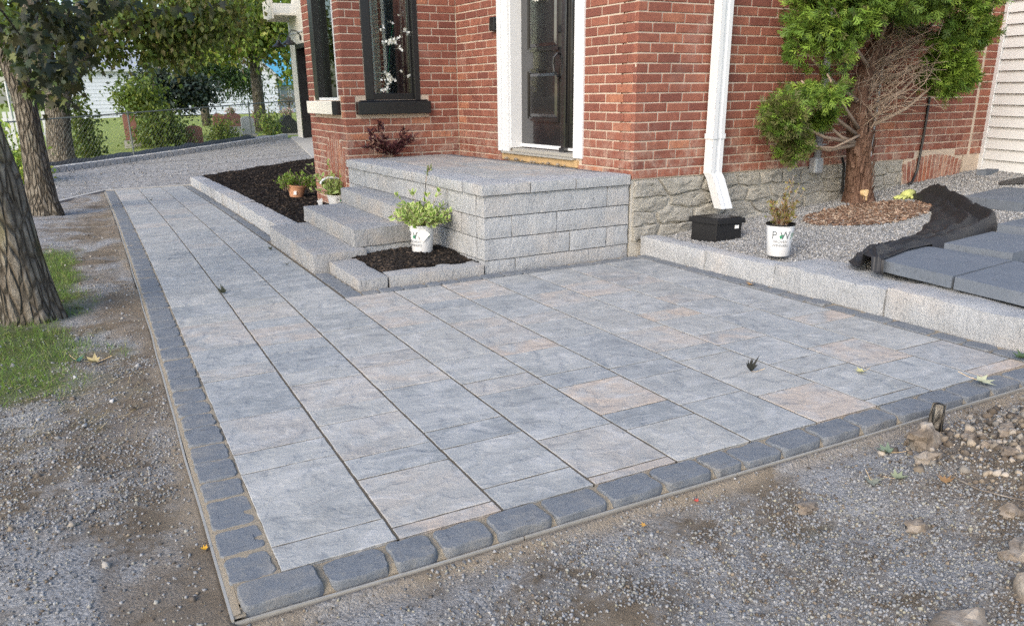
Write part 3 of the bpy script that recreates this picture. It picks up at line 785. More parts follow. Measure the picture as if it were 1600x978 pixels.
bx = [3.42, 3.75, 4.26, 4.75, 5.07, 5.46, 5.99, 6.5, 6.94, 7.61, 8.24, 8.85, 9.55, 10.05]
for a, b in zip(bx[:-1], bx[1:]): border(a + g * .5, b - g * .5, 8.70, 9.0)
py = [8.68, 9.2, 9.62, 10.06, 10.57, 11.12]
for a, b in zip(py[:-1], py[1:]): border(3.05, 3.38, a + g * .5, b - g * .5)
wy = [16.3]
while wy[-1] < 34.9: wy.append(wy[-1] + rng.choice([.38, .5, .62]))
for a, b in zip(wy[:-1], wy[1:]): border(3.03, 3.29, a + g * .5, b - g * .5)

# metal edging strips round the paving
def strip(p0, p1, n, outv):
    m = MB(); a, b = p0, p1
    for i in range(n):
        q0 = pv(a[0] + (b[0] - a[0]) * i / n, a[1] + (b[1] - a[1]) * i / n); q1 = pv(a[0] + (b[0] - a[0]) * (i + 1) / n, a[1] + (b[1] - a[1]) * (i + 1) / n)
        w_ = Vector((*outv, 0)) * .007; wig = lambda q: Vector((*outv, 0)) * 0.006 * mnoise.noise(q * 1.7)
        q0 = q0 + wig(q0); q1 = q1 + wig(q1); lo, hi = Vector((0, 0, -.10)), Vector((0, 0, -.022 if outv[1] < 0 else -.012))
        ring = [q0 + lo, q1 + lo, q1 + w_ + lo, q0 + w_ + lo, q0 + hi, q1 + hi, q1 + w_ + hi, q0 + w_ + hi]
        if outv[1] < 0: ring = [ring[3], ring[2], ring[1], ring[0], ring[7], ring[6], ring[5], ring[4]]
        else: ring = [ring[0], ring[3], ring[2], ring[1], ring[4], ring[7], ring[6], ring[5]]
        m.hexa(ring)
    m.build('edging_strip', 'aluminium', patio)
for i in range(4): strip((-.425 + 2.43 * i + .01, -.435), (-.425 + 2.43 * (i + 1) - .01, -.435), 5, (0, -1))
for i in range(5): strip((-.425, -.435 + 7.2 * i), (-.425, -.435 + 7.2 * (i + 1)), 14, (-1, 0))

# ================================================================== stone landing, steps, planter, retaining wall
ZT = 0.600
C0 = Vector((2.060, 3.030, 0)); C1 = Vector((3.318, 3.074, 0)); C2 = Vector((3.13, 5.80, 0)); C3 = Vector((1.915, 5.80, 0))
landing = empty('stone_landing', (2.06, 3.03, -.02), 'grey hewn stone landing with pale cap stones in front of the black door', 'porch')
ins = lambda P, d: P
m = MB(); cc = (C0 + C1 + C2 + C3) / 4
core = [Vector((*(cc.xy + (q.xy - cc.xy) * 0.93), -0.15)) for q in (C0, C1, C2, C3)]
m.hexa([*core, *[Vector((*q.xy, ZT - 0.08)) for q in core]]); m.build('core', 'block', landing)
rows = [(-0.06, 0.066), (0.066, 0.218), (0.218, 0.370), (0.370, 0.522)]
FJ = [[0, .20, 1.0], [0, .57, .835, 1.0], [0, .178, .475, 1.0], [0, .835, 1.0]]   # joints on the front face
LJ = [[0, .10, .34, .62, .83, 1], [0, .045, .22, .40, .61, .80, 1], [0, .125, .27, .44, .62, .85, 1], [0, .043, .20, .36, .50, .58, .72, .84, 1]]
T = 0.11
def along(P, Q, t): return P + (Q - P) * t
e1 = (C1 - C0).normalized(); e2 = (C3 - C0).normalized(); gp = .0018
for ri, (z0, z1) in enumerate(rows):
    for face in (0, 1):
        J = FJ[ri] if face == 0 else LJ[ri]; P, Q, inn = (C0, C1, e2) if face == 0 else (C0, C3, e1)
        for a, b in zip(J[:-1], J[1:]):
            p0, p1 = along(P, Q, a), along(P, Q, b); d = (Q - P).normalized(); p0 = p0 + d * gp; p1 = p1 - d * gp
            if face == 1 and a == 0: p0 = p0 + d * (T + .001)
            q0, q1 = p0 + inn * T, p1 + inn * T
            off = Vector((0, 0, z0 + gp)); pr = -inn * (0.004 * rng.random())
            cs_ = [p0 + pr + off, p1 + pr + off, q1 + off, q0 + off] if face == 0 else [p1 + pr + off, p0 + pr + off, q0 + off, q1 + off]
            if face == 1: cs_ = [p0 + pr + off, q0 + off, q1 + off, p1 + pr + off]
            m = MB(); rough_block(m, cs_, z1 - gp, amp=.006, amp_top=.001, cell=.03, rnd=.005, seed=ri * 7 + a * 10 + face)
            smooth_sharp(m.build('wall_block', 'block', landing))
# cap stones along the two open sides, smooth slabs and a dark row inside
ov = 0.022
k0 = C0 - e1 * ov - e2 * ov; kfr = C1 - e2 * ov; kbl = C3 - e1 * ov
capw = .30
def cap(a, b, c, d, seed, z0=ZT - .077, mat='step', nm='cap_stone', amp=.006):
    m = MB(); rough_block(m, [Vector((*q.xy, z0)) for q in (a, b, c, d)], ZT + rng.normal(0, .0008), amp=amp, amp_top=.0015, cell=.035, rnd=.009, seed=seed)
    return smooth_sharp(m.build(nm, mat, landing))
L1 = (kfr - k0).length; L2 = (kbl - k0).length
for a, b in ((0, .39), (.39, .78), (.78, L1)): cap(k0 + e1 * (a + gp), k0 + e1 * (b - gp), k0 + e1 * (b - gp) + e2 * capw, k0 + e1 * (a + gp) + e2 * capw, a * 9, mat='block')
for a, b in ((capw + .004, .72), (.72, 1.2), (1.2, 1.62), (1.62, 2.1), (2.1, 2.5), (2.5, L2)):
    cap(k0 + e2 * (a + gp), k0 + e2 * (a + gp) + e1 * capw, k0 + e2 * (b - gp) + e1 * capw, k0 + e2 * (b - gp), a * 5 + 3, mat='block')
inner0 = k0 + (e1 + e2) * (capw + .004); WI = L1 - capw - .01; HI = L2 - capw - .01
cols_ = [0, .33, .66, WI - .10]
for ci in range(3):
    y = 0; alt = [.5, .33, .165]; kx = ci
    while y < HI - .02:
        h_ = min(alt[kx % 3], HI - y); kx += 1
        a, b = cols_[ci] + .002, cols_[ci + 1] - .002
        x_lim = lambda yy: WI - .10 - .055 * yy
        a2, b2 = a, min(b, x_lim(y) - .002); b3 = min(b, x_lim(y + h_) - .002)
        if b3 - a > .06:
            q = inner0; m = MB()
            rough_block(m, [Vector((*(q + e1 * u_ + e2 * v_).xy, ZT - .05)) for u_, v_ in ((a2, y + .002), (b2, y + .002), (b3, y + h_ - .002), (a2, y + h_ - .002))], ZT - .001, amp=.001, amp_top=.0012, cell=.08, rnd=.004)
            o = m.build('landing_slab', 'slate', landing); o['warm'] = float(rng.random() < .5) * .55
        y += h_
y = 0
while y < HI - .05:                          # dark soldier row against the house
    h_ = rng.choice([.13, .17, .2]); x0 = WI - .10 - .055 * (y + h_ / 2)
    a = inner0 + e1 * (x0 + .004) + e2 * (y + .003); b = inner0 + e1 * (x0 + .10) + e2 * (y + .003); d = e2 * (min(h_, HI - y) - .006)
    m = MB(); rough_block(m, [Vector((*q.xy, ZT - .05)) for q in (a, b, b + d, a + d)], ZT - .002, amp=.003, amp_top=.001, cell=.07, rnd=.008, seed=y * 9)
    m.build('border_stone', 'charcoal', landing); y += h_

steps = empty('front_steps', (1.01, 3.7, -.03), 'three thick grey stone slab steps climbing beside the dark mulch planter', 'steps')
def block(parent, nm, mat, q, h, seed, amp=.007, cell=.04, rnd=.008, lab=None, at=.003):
    m = MB(); rough_block(m, [Vector(v) for v in q], h, amp=amp, amp_top=at, cell=cell, rnd=rnd, seed=seed)
    o = smooth_sharp(m.build(nm, mat, parent))
    if lab: o['label'] = lab
    return o
block(steps, 'step_slab', 'step', [(1.012, 3.70, -.07), (1.43, 3.755, -.07), (1.43, 5.30, -.09), (1.005, 5.26, -.09)], .101, 1, lab='lowest stone step slab level with the paving edge')
block(steps, 'step_slab', 'step', [(1.358, 3.815, .1035), (2.03, 3.895, .1035), (1.955, 5.40, .1035), (1.338, 5.345, .1035)], .2375, 12, lab='middle stone step slab with a tan tinge')
block(steps, 'step_slab', 'step', [(1.732, 3.905, .240), (2.01, 3.955, .240), (1.935, 5.44, .240), (1.712, 5.41, .240)], .374, 23, lab='top stone step slab under the landing cap')
block(steps, 'base_block', 'block', [(1.437, 3.835, -.10), (2.03, 3.905, -.10), (1.96, 5.35, -.10), (1.437, 5.30, -.10)], .1025, 34)

planter = empty('mulch_planter', (1.13, 2.99, -.03), 'small corner planter of low stones holding black mulch and a potted shrub', 'planter')
block(planter, 'curb_stone', 'step', [(1.133, 2.995, -.06), (1.335, 3.0, -.06), (1.335, 3.70, -.06), (1.12, 3.69, -.06)], .050, 41, amp=.003, lab='planter curb stone with a tan end')
block(planter, 'curb_stone', 'step', [(1.345, 2.995, -.06), (2.052, 3.018, -.06), (2.045, 3.19, -.06), (1.345, 3.165, -.06)], .050, 47, amp=.0035)
m = grid_mesh('mulch', np.arange(1.30, 2.10, .04), np.arange(3.12, 3.95, .04), lambda x, y: .032 + .035 * np.exp(-(((x - 1.75) / .3) ** 2 + ((y - 3.55) / .3) ** 2)) + .025 * fbm(x * 9, y * 9), 'mulch')
m.parent = planter; m.matrix_parent_inverse = Matrix.Translation(-WL[planter.name]); tag(m, kind='stuff')

# garden bed along the walk
bedwall = empty('bed_wall', (1.09, 5.3, -.06), 'long low wall of pale stone blocks between the walk and the mulch bed', 'wall')
yy = 5.285; i = 0
while yy < 11.72:
    L = min(rng.choice([.40, .55, .78, .95]), 11.74 - yy)
    if L < .2: L = 11.74 - yy
    xa, xb = 1.10 + drift(yy / U) * U, 1.10 + drift((yy + L) / U) * U
    za = float(zp(xa, yy)); zb = float(zp(xb, yy + L)); jut = rng.normal(0, .006)
    m = MB(); rough_block(m, [Vector((xa + jut, yy + .002, za - .08)), Vector((xa + .205, yy + .002, za - .08)), Vector((xb + .205, yy + L - .002, zb - .08)), Vector((xb + jut, yy + L - .002, zb - .08))],
                          [za + .137, za + .137, zb + .137, zb + .137], amp=.007, amp_top=.0035, cell=.05, rnd=.008, seed=i * 3.3)
    smooth_sharp(m.build('wall_block', 'block', bedwall)); yy += L; i += 1
def mulch_h(x, y):
    t = np.clip((y - 5.3) / 6.5, 0, 1); return (.075 - .10 * t) + np.clip(x - 1.2, 0, 3) * .055 * t + .035 * (fbm(x * 5, y * 5) - .45) + .02 * (fbm(x * 14, y * 14) - .45)
o = grid_mesh('mulch_bed', np.arange(1.0, 4.4, .06), np.arange(5.1, 13.9, .06), mulch_h, 'mulch', keep=lambda x, y: (y < near_edge_y(x) - .03) & (x > 1.17 + (-0.00036 * np.maximum(0, y / U - 8) ** 2) * U) & ~((x > 1.55) & (y < 5.3)))
tag(o, kind='structure')

rw = empty('retaining_wall', (3.44, 3.0, -.01), 'low retaining wall of long pale hewn stones beside the crushed stone bed', 'wall')
seg = [(3.03, 2.315, 3.40, 3.435, .15, .130), (2.315, 1.68, 3.437, 3.462, .15, .134), (1.68, .86, 3.458, 3.449, .40, .153), (.86, -.25, 3.449, 3.462, .40, .169), (-.25, -.9, 3.462, 3.47, .40, .172)]
for i, (ya, yb, xa, xb, tk, zt) in enumerate(seg):
    m = MB(); rough_block(m, [Vector((xb, yb + .0015, -.08)), Vector((xb + tk, yb + .0015, -.08)), Vector((xa + tk, ya - .0015, -.08)), Vector((xa, ya - .0015, -.08))], zt, amp=.009, amp_top=.006 if i > 1 else .003, cell=.035, rnd=.010, seed=i * 5.7)
    smooth_sharp(m.build('wall_block', 'block', rw))

# ================================================================== the brick house
A = (3.335, 3.065); B = (3.14, 5.86); BL = (1.935, 5.83)
W1 = Fr(A, (math.cos(R(1.3)), math.sin(R(1.3))))
DW = Fr(A, (B[0] - A[0], B[1] - A[1]), -1)
BF = Fr(B, (BL[0] - B[0], BL[1] - B[1]), -1)
BS = Fr(BL, (-0.012, 1), -1)
LDW = math.hypot(B[0] - A[0], B[1] - A[1]); LBF = math.hypot(BL[0] - B[0], BL[1] - B[1])
Z0, ZR, ZTOP = 0.555, 0.0695, 2.64
house = empty('brick_house', (3.335, 3.065, 0), 'red brick house on a rubble stone base with a black front door in white trim', 'house')
D0, D1 = .748, 1.78                          # door opening along DW
WB0, WB1, WBZ = .42, .99, 1.14               # bay front window
m = MB(); th = .16
W1.box(m, 0, 4.40, -th, 0, Z0, ZTOP)
DW.box(m, th + .01, D0, -th, 0, Z0, ZTOP); DW.box(m, D1, LDW, -th, 0, Z0, ZTOP); DW.box(m, D0, D1, -th, 0, Z0 - .03, .60); DW.box(m, D0, D1, -th, 0, 2.62, ZTOP)
BF.box(m, 0, WB0, -th, 0, Z0 - .5, ZTOP); BF.box(m, WB1, LBF, -th, 0, Z0 - .5, ZTOP); BF.box(m, WB0, WB1, -th, 0, Z0 - .5, WBZ)
SW0, SW1 = .17, 1.05                         # bay side window
BS.box(m, th + .002, SW0, -th, 0, -.1, ZTOP); BS.box(m, SW1, 1.32, -th, 0, -.1, ZTOP); BS.box(m, SW0, SW1, -th, 0, -.1, WBZ)
wall = m.build('wall', 'mortar', house)
m = MB(); m.box(3.42, 9.5, 7.2, 7.35, -.1, ZTOP); m.box(3.42, 3.55, 7.35, 13.2, -.1, ZTOP); m.box(1.96, 3.42, 7.15, 7.3, -.1, ZTOP); m.build('rear_wall', 'brick_joined', house)

# --- bricks, laid course by course and cut at openings
BR = []                                      # (frame, s0, s1, z0, proud, tone)
def lay(fr, s0, s1, zlo, zhi, opens, shift, nm):
    k0 = math.ceil((zlo - Z0) / ZR - 1e-6)
    for r in range(k0, int((zhi - Z0) / ZR)):
        z = Z0 + r * ZR; spans = [(s0(r), s1(r))]
        for (a, b, c, d) in opens:
            if z + ZR > c + .022 and z < d - .022:
                nx_ = []
                for (p, q) in spans:
                    if b <= p or a >= q: nx_.append((p, q)); continue
                    if a > p: nx_.append((p, a))
                    if b < q: nx_.append((b, q))
                spans = nx_
        for (p, q) in spans:
            pit = .215; st = p - ((p + shift + (pit / 2 if r % 2 else 0) + .012 * ((r * 7) % 5 - 2)) % pit)
            cuts = [p]; x = st + pit
            while x < q - .06:
                if x > p + .06: cuts.append(x)
                x += pit
            cuts.append(q)
            for a, b in zip(cuts[:-1], cuts[1:]):
                BR.append((fr, a + .0045, b - .0045, z + .005, .004 + .003 * rng.random(), float(np.clip(rng.normal(.42, .22), 0, 1))))
lay(W1, lambda r: -.006 if r % 2 else -.006, lambda r: 4.175, Z0, ZTOP, [(3.20, 4.11, .0, .51), (3.34, 3.97, .0, .58)], 0.0, 'w1')
lay(W1, lambda r: 4.21, lambda r: 4.40, Z0, ZTOP, [], 0.07, 'w1b')
lay(DW, lambda r: .032, lambda r: LDW - .004, Z0, ZTOP, [(D0 - .1, D1 + .14, .67, 9), (D0 - .02, D1 + .03, 0, .70)], .09, 'dw')
lay(BF, lambda r: .004, lambda r: LBF + .006, Z0 - ZR, ZTOP, [(WB0, WB1, WBZ - .005, 9), (.335, 1.095, 1.005, 1.14)], .03, 'bf')
lay(BS, lambda r: .032, lambda r: 1.32, -.05, ZTOP, [(SW0, SW1, WBZ - .005, 9), (SW0 - .06, SW1 + .06, 1.005, 1.14), (.12, .78, .0, .67), (.22, .68, .0, .76)], .1, 'bs')


def brick_shape(L, H=ZR - .010, D=.04, proud=.006, j=None):
    c = .004; j = j if j is not None else rng.normal(0, .0012, (4, 2))
    f = [(-L / 2, 0), (L / 2, 0), (L / 2, H), (-L / 2, H)]; sx = (1, -1, -1, 1); sz = (1, 1, -1, -1)
    v = [(f[i][0], -D + proud, f[i][1]) for i in range(4)]
    v += [(f[i][0] + j[i][0], proud - c, f[i][1] + j[i][1]) for i in range(4)]
    v += [(f[i][0] + sx[i] * c + j[i][0], proud, f[i][1] + sz[i] * c + j[i][1]) for i in range(4)]
    return v, [(0, 1, 5, 4), (1, 2, 6, 5), (2, 3, 7, 6), (3, 0, 4, 7), (4, 5, 9, 8), (5, 6, 10, 9), (6, 7, 11, 10), (7, 4, 8, 11), (8, 9, 10, 11)]


def frame_mat(fr, s, z): 
    x = fr.d * 1.0; y = fr.n; zz = Vector((0, 0, 1)); p = fr.p(s, 0, z)
    if x.cross(y).z < 0: x = -x
    return Matrix(((x.x, y.x, 0, p.x), (x.y, y.y, 0, p.y), (0, 0, 1, p.z), (0, 0, 0, 1)))
size = []
hid = lambda u, v: (1225 < u < 1540 and v < 95) or (1190 < u < 1320 and v < 150) or (1325 < u < 1350 and v < 310)
for (fr, a, b, z, pr, tone) in BR:
    q = px([fr.p(a, 0, z), fr.p(b, 0, z), fr.p(a, 0, z + ZR), fr.p((a + b) / 2, 0, z + ZR / 2)]); u, v, d = q[3]
    vis = 0 < u < 1600 and 0 < v < 978 and d > 0 and not hid(u, v)
    if fr in (W1, DW, BF) and z + ZR < ZT and u < 985: vis = False
    size.append(abs(q[1, 0] - q[0, 0]) * abs(q[2, 1] - q[0, 1]) if vis else 0)
order = np.argsort(-np.array(size)); single = set(order[:300].tolist())
variants = {}
mj = MB(); tones = []
for i, (fr, a, b, z, pr, tone) in enumerate(BR):
    L = max(.06, round((b - a) / .02) * .02)
    if i in single:
        key = (L, i % 4)
        if key not in variants:
            q = MB(); v, f = brick_shape(L); q.add([tuple(p) for p in v], f); variants[key] = q.mesh('brick', 'brick')
        o = bpy.data.objects.new('brick', variants[key]); COL.objects.link(o); o.parent = wall
        M_ = frame_mat(fr, (a + b) / 2, z); o.matrix_basis = M_ @ Matrix.Translation((0, pr - .006, 0)) @ Matrix.Diagonal(((b - a) / L, 1, 1, 1)); o['tone'] = tone
    else:
        v, f = brick_shape(b - a, proud=pr); M_ = frame_mat(fr, (a + b) / 2, z)
        mj.add([M_ @ Vector(p) for p in v], f); tones += [tone] * 12
o = mj.build('more_bricks', 'brick_joined', wall); o['kind'] = 'stuff'
at = o.data.attributes.new('tone', 'FLOAT', 'POINT'); at.data.foreach_set('value', tones)

# --- soldier-brick arches over bricked-up cellar windows
def arch(fr, s0, s1, zb, zt_mid, zt_end, n, par, half=None):
    for i in range(n):
        a = s0 + (s1 - s0) * i / n + .007; b = s0 + (s1 - s0) * (i + 1) / n - .007; t = ((a + b) / 2 - (s0 + s1) / 2) / ((s1 - s0) / 2)
        zt_ = zt_mid - (zt_mid - zt_end) * t * t; lean = t * .035
        m = MB(); v = [fr.p(a, -.03, zb), fr.p(b, -.03, zb), fr.p(b, .006, zb), fr.p(a, .006, zb), fr.p(a + lean, -.03, zt_), fr.p(b + lean, -.03, zt_), fr.p(b + lean, .006, zt_), fr.p(a + lean, .006, zt_)]
        if fr.d.cross(fr.n).z < 0: v = [v[3], v[2], v[1], v[0], v[7], v[6], v[5], v[4]]
        m.hexa(v); o = m.build('arch_brick', 'brick', par, bevel=.004); o['tone'] = float(np.clip(rng.normal(.6, .25), 0, 1))
m = MB(); W1.box(m, 3.21, 4.10, -th, -.001, .30, .585); W1.box(m, 4.13, 4.42, -th, .0, .3, Z0); mort = m.build('arch_mortar', 'mortar', house)
arch(W1, 3.225, 4.08, .30, .582, .50, 15, house)
m = MB(); BS.box(m, .12, .78, -.1, .001, -.1, .68); BS.box(m, .22, .68, -.1, .002, .681, .76); m.build('arch_mortar', 'mortar', house)
arch(BS, .14, .76, .30, .80, .66, 9, house)

# --- rubble foundation
m = MB(); W1.box(m, .0, 3.205, -.22, -.012, -.15, Z0 - .002); W1.box(m, 4.135, 4.42, -.2, -.012, .2, Z0 - .002); fnd = m.build('foundation', 'rubble_mortar', house)
def clip(poly, px_, py_, nx_, ny_):
    out = []
    for a, b in zip(poly, poly[1:] + poly[:1]):
        da = (a[0] - px_) * nx_ + (a[1] - py_) * ny_; db = (b[0] - px_) * nx_ + (b[1] - py_) * ny_
        if da <= 0: out.append(a)
        if da * db < 0: t = da / (da - db); out.append((a[0] + (b[0] - a[0]) * t, a[1] + (b[1] - a[1]) * t))
    return out
seeds = []; AN = 2.9                         # flat stones: cells squeezed along s
for r in range(5):
    s = rng.random() * .2
    while s < 3.25:
        seeds.append((s / AN, .02 + r * .118 + rng.normal(0, .014))); s += .16 + .34 * rng.random()
for i, (sx, sz) in enumerate(seeds):
    poly = [(sx - .3, sz - .3), (sx + .3, sz - .3), (sx + .3, sz + .3), (sx - .3, sz + .3)]
    for k_, (ox, oz) in enumerate(seeds):
        if k_ != i and abs(ox - sx) < .4 and abs(oz - sz) < .4: poly = clip(poly, (sx + ox) / 2, (sz + oz) / 2, ox - sx, oz - sz)
    poly = [(a * AN, b) for a, b in poly]
    for lim in ((3.195, 0, 1, 0), (.012, 0, -1, 0), (0, Z0 - .006, 0, 1), (0, -.06, 0, -1)): poly = clip(poly, *lim) if poly else poly
    if len(poly) < 3: continue
    cx_ = sum(a for a, _ in poly) / len(poly); cz_ = sum(b for _, b in poly) / len(poly)
    if cz_ < .06 + .077 * (cx_ - .2): continue
    m = MB(); sd = rng.random() * 90; ring = []; dep = .006 + .016 * rng.random()
    for a, b in zip(poly, poly[1:] + poly[:1]):
        nseg = max(2, int(math.hypot(b[0] - a[0], b[1] - a[1]) / .035))
        ring += [(a[0] + (b[0] - a[0]) * t / nseg, a[1] + (b[1] - a[1]) * t / nseg) for t in range(nseg)]
    N = len(ring); lv = [(1.0, -.014), (.985, -.002), (.955, .7), (.86, .95), (.68, 1.0), (.48, 1.0), (.28, 1.0), (.12, 1.0)]
    for li, (k_, dz) in enumerate(lv):
        for (a, b) in ring:
            dx, dz_ = a - cx_, b - cz_; L = math.hypot(dx, dz_); q = Vector((a * 14, b * 14, sd)); sh = max(0, L - .009 + .020 * mnoise.noise(q)) / max(L, 1e-4) * k_
            ss, zz_ = cx_ + dx * sh, cz_ + dz_ * sh; q2 = Vector((ss * 13, zz_ * 19, sd + 4))
            o_ = dz if li < 2 else dep * dz + .013 * mnoise.noise(q2) + .011 * mnoise.noise(q2 * 2.7) + .005 * mnoise.noise(q2 * 6.1)
            m.v.append(tuple(W1.p(ss, o_, min(zz_, Z0 - .004))))
    for li in range(len(lv) - 1):
        for a in range(N): m.f.append((li * N + a, li * N + (a + 1) % N, (li + 1) * N + (a + 1) % N, (li + 1) * N + a)); m.mi.append(0)
    m.f.append(tuple((len(lv) - 1) * N + a for a in range(N))); m.mi.append(0)
    smooth_sharp(m.build('foundation_stone', 'rubble', fnd), 50)

# --- front door
def wb(nm, mat, fr, boxes, par, bevel=.0, label=None):
    m = MB()
    for q in boxes: fr.box(m, *q)
    o = m.build(nm, mat, par, bevel=bevel)
    if label: o['label'] = label
    return o
wb('door_trim', 'white_trim', DW, [(.623, D0, -.10, .022, .672, 2.64), (D0 - .02, D0 - .001, .0225, .03, .672, 2.64)][:1], house, .003, 'narrow white trim right of the door')
wb('door_trim', 'white_trim', DW, [(D1, 1.945, -.13, .022, .672, 2.64)], house, .003, 'wide white trim left of the door')
wb('trim_bead', 'white_trim', DW, [(1.885, 1.95, .0225, .034, .672, 2.64)], house, .003)
wb('door_jamb', 'white_trim', DW, [(D1 - .018, D1 - .0015, -.15, .0, .705, 2.62)], house)
door = wb('front_door', 'door_paint', DW, [(1.085, 1.762, -.155, -.118, .745, 2.6)], house, .002, 'black panelled front door')
for nm, (s0, s1, z0, z1) in (('lower', (1.135, 1.655, .945, 1.395)), ('upper', (1.150, 1.655, 1.535, 2.36))):
    m = MB()
    for k_, (i0, i1, o0, o1) in enumerate(((0, .022, -.118, -.100), (.022, .034, -.118, -.108))):
        a0, a1, c0, c1 = s0 + i0, s1 - i0, z0 + i0, z1 - i0; w_ = i1 - i0
        DW.box(m, a0, a1, o0, o1, c0, c0 + w_); DW.box(m, a0, a1, o0, o1, c1 - w_, c1); DW.box(m, a0, a0 + w_, o0, o1, c0 + w_, c1 - w_); DW.box(m, a1 - w_, a1, o0, o1, c0 + w_, c1 - w_)
    f = .066; q0 = [DW.p(s0 + .036, -.1175, z0 + .036), DW.p(s1 - .036, -.1175, z0 + .036), DW.p(s1 - .036, -.1175, z1 - .036), DW.p(s0 + .036, -.1175, z1 - .036)]
    q1 = [DW.p(s0 + f, -.104, z0 + f), DW.p(s1 - f, -.104, z0 + f), DW.p(s1 - f, -.104, z1 - f), DW.p(s0 + f, -.104, z1 - f)]
    m.add(q0 + q1, [(0, 4, 5, 1), (1, 5, 6, 2), (2, 6, 7, 3), (3, 7, 4, 0), (4, 7, 6, 5)])
    m.build('door_panel', 'door_paint', door)
m = MB()
m.tube([DW.p(1.115, -.115, 1.50), DW.p(1.118, -.07, 1.505), DW.p(1.130, -.045, 1.475), DW.p(1.135, -.04, 1.42), DW.p(1.124, -.045, 1.36), DW.p(1.112, -.07, 1.325), DW.p(1.110, -.115, 1.315)], .010, 10)
DW.box(m, 1.092, 1.132, -.117, -.105, 1.46, 1.56); DW.box(m, 1.095, 1.128, -.117, -.105, 1.28, 1.345)
m.build('door_handle', 'black_paint', door, smooth=False)
m = MB(); m.tube([DW.p(1.118, -.117, 1.70), DW.p(1.118, -.095, 1.70)], .030, 16); m.build('deadbolt', 'black_paint', door)
wb('door_post', 'door_paint', DW, [(1.012, 1.080, -.155, -.085, .700, 2.6), (1.006, 1.086, -.155, -.070, .690, .735)], house, .003, 'black post between the door and the narrow side panel')
sp = wb('side_panel', 'door_paint', DW, [(D0 + .002, 1.008, -.155, -.125, .735, 2.6)], house, .0, 'narrow black side panel right of the door')
wb('panel_moulding', 'door_paint', DW, [(.790, .805, -.125, -.112, .94, 2.5), (.955, .970, -.125, -.112, .94, 2.5), (.8055, .9545, -.125, -.112, .94, .958), (.8055, .9545, -.125, -.112, 1.5, 1.518)], sp)
wb('door_sweep', 'white_metal', DW, [(D0 + .02, 1.005, -.155, -.112, .712, .733), (1.0865, 1.762, -.155, -.112, .712, .742)], house)
wb('threshold', 'aluminium', DW, [(D0, D1 - .02, -.155, -.01, .672, .700), (D0 - .02, D1 + .1, -.02, .045, .655, .671)], house, .002, 'pale worn door sill')
wb('sill_timber', 'raw_wood', DW, [(D0 - .06, D1 + .12, -.05, .020, .595, .653)], house, .003, 'bare timber under the door sill')
# letter-like key box on the wall
kb = wb('key_box', 'black_plastic', DW, [(1.965, 2.05, .004, .05, 1.735, 1.855)], house, .006, 'small black key box left of the door trim'); wb('key_box_cover', 'black_paint', DW, [(1.972, 2.043, .05, .056, 1.742, 1.80)], kb, .002)

for i in range(9):
    s_ = .80 + i * .115 + rng.normal(0, .02); r_ = .010 + .012 * rng.random(); mb = MB(); mb.lathe([(0, .0), (r_, .3 * r_), (r_ * .9, r_), (0, r_ * 1.3)], DW.p(s_, .055 + .012 * rng.random(), ZT), 7); mb.build('pebble', 'rock', house, smooth=True)
# --- bay windows
m = MB(); BF.box(m, WB0 - .03, WB1 + .03, -.75, -.70, 1.0, 2.64); BF.box(m, WB0 - .3, WB1 + .2, -.75, -th - .004, .95, 1.0); m.build('room', 'interior', house)
win = wb('window', 'black_paint', BF, [(WB0 + .001, WB0 + .055, -.12, .012, WBZ, 2.62), (WB1 - .085, WB1 - .001, -.12, .012, WBZ, 2.62), (WB0 + .056, WB1 - .086, -.12, -.03, WBZ, 1.20),
                                      (WB0 + .056, WB0 + .072, -.10, -.045, 1.2015, 2.62), (WB1 - .112, WB1 - .087, -.10, -.045, 1.2015, 2.62)], house, .003, 'black framed front bay window')
wb('pane', 'glass', BF, [(WB0 + .073, WB1 - .113, -.085, -.079, 1.2025, 2.60)], win)
wb('inner_casing', 'white_trim', BF, [(WB1 - .150, WB1 - .113, -.14, -.10, 1.20, 2.6)], win)
wb('curtain', 'curtain', BF, [(WB1 - .26, WB1 - .155, -.25, -.24, 1.15, 2.6)], win)
wb('sill', 'black_paint', BF, [(.335, 1.095, -.05, .075, 1.008, 1.125), (.36, 1.06, -.05, .06, 1.126, 1.139)], win, .006, 'thick black window sill')
win2 = wb('window', 'black_paint', BS, [(SW1 - .15, SW1 - .001, -.12, .006, WBZ, 2.62), (SW0 + .12, SW1 - .151, -.12, -.06, WBZ, 1.17)], house, .003, 'narrow side window of the bay seen at a grazing angle')
wb('pane', 'glass', BS, [(SW0 + .02, SW1 - .152, -.075, -.070, 1.1715, 2.60)], win2)
wb('blind', 'curtain', BS, [(SW0 - .0, SW1 - .12, -.135, -.125, 1.15, 2.6)], win2)
wb('casing', 'white_trim', BS, [(SW0 + .001, SW0 + .018, -.10, .010, WBZ, 2.62), (SW0 + .0185, SW1 - .152, -.06, .0, WBZ + .001, 1.165)], win2)
wb('sill', 'cream', BS, [(SW0 - .03, SW1 + .06, -.05, .085, 1.008, 1.132)], win2, .006, 'off-white window sill with a black end')
wb('sill_end', 'black_paint', BS, [(SW0 - .042, SW0 - .0315, -.04, .088, 1.005, 1.135)], win2)

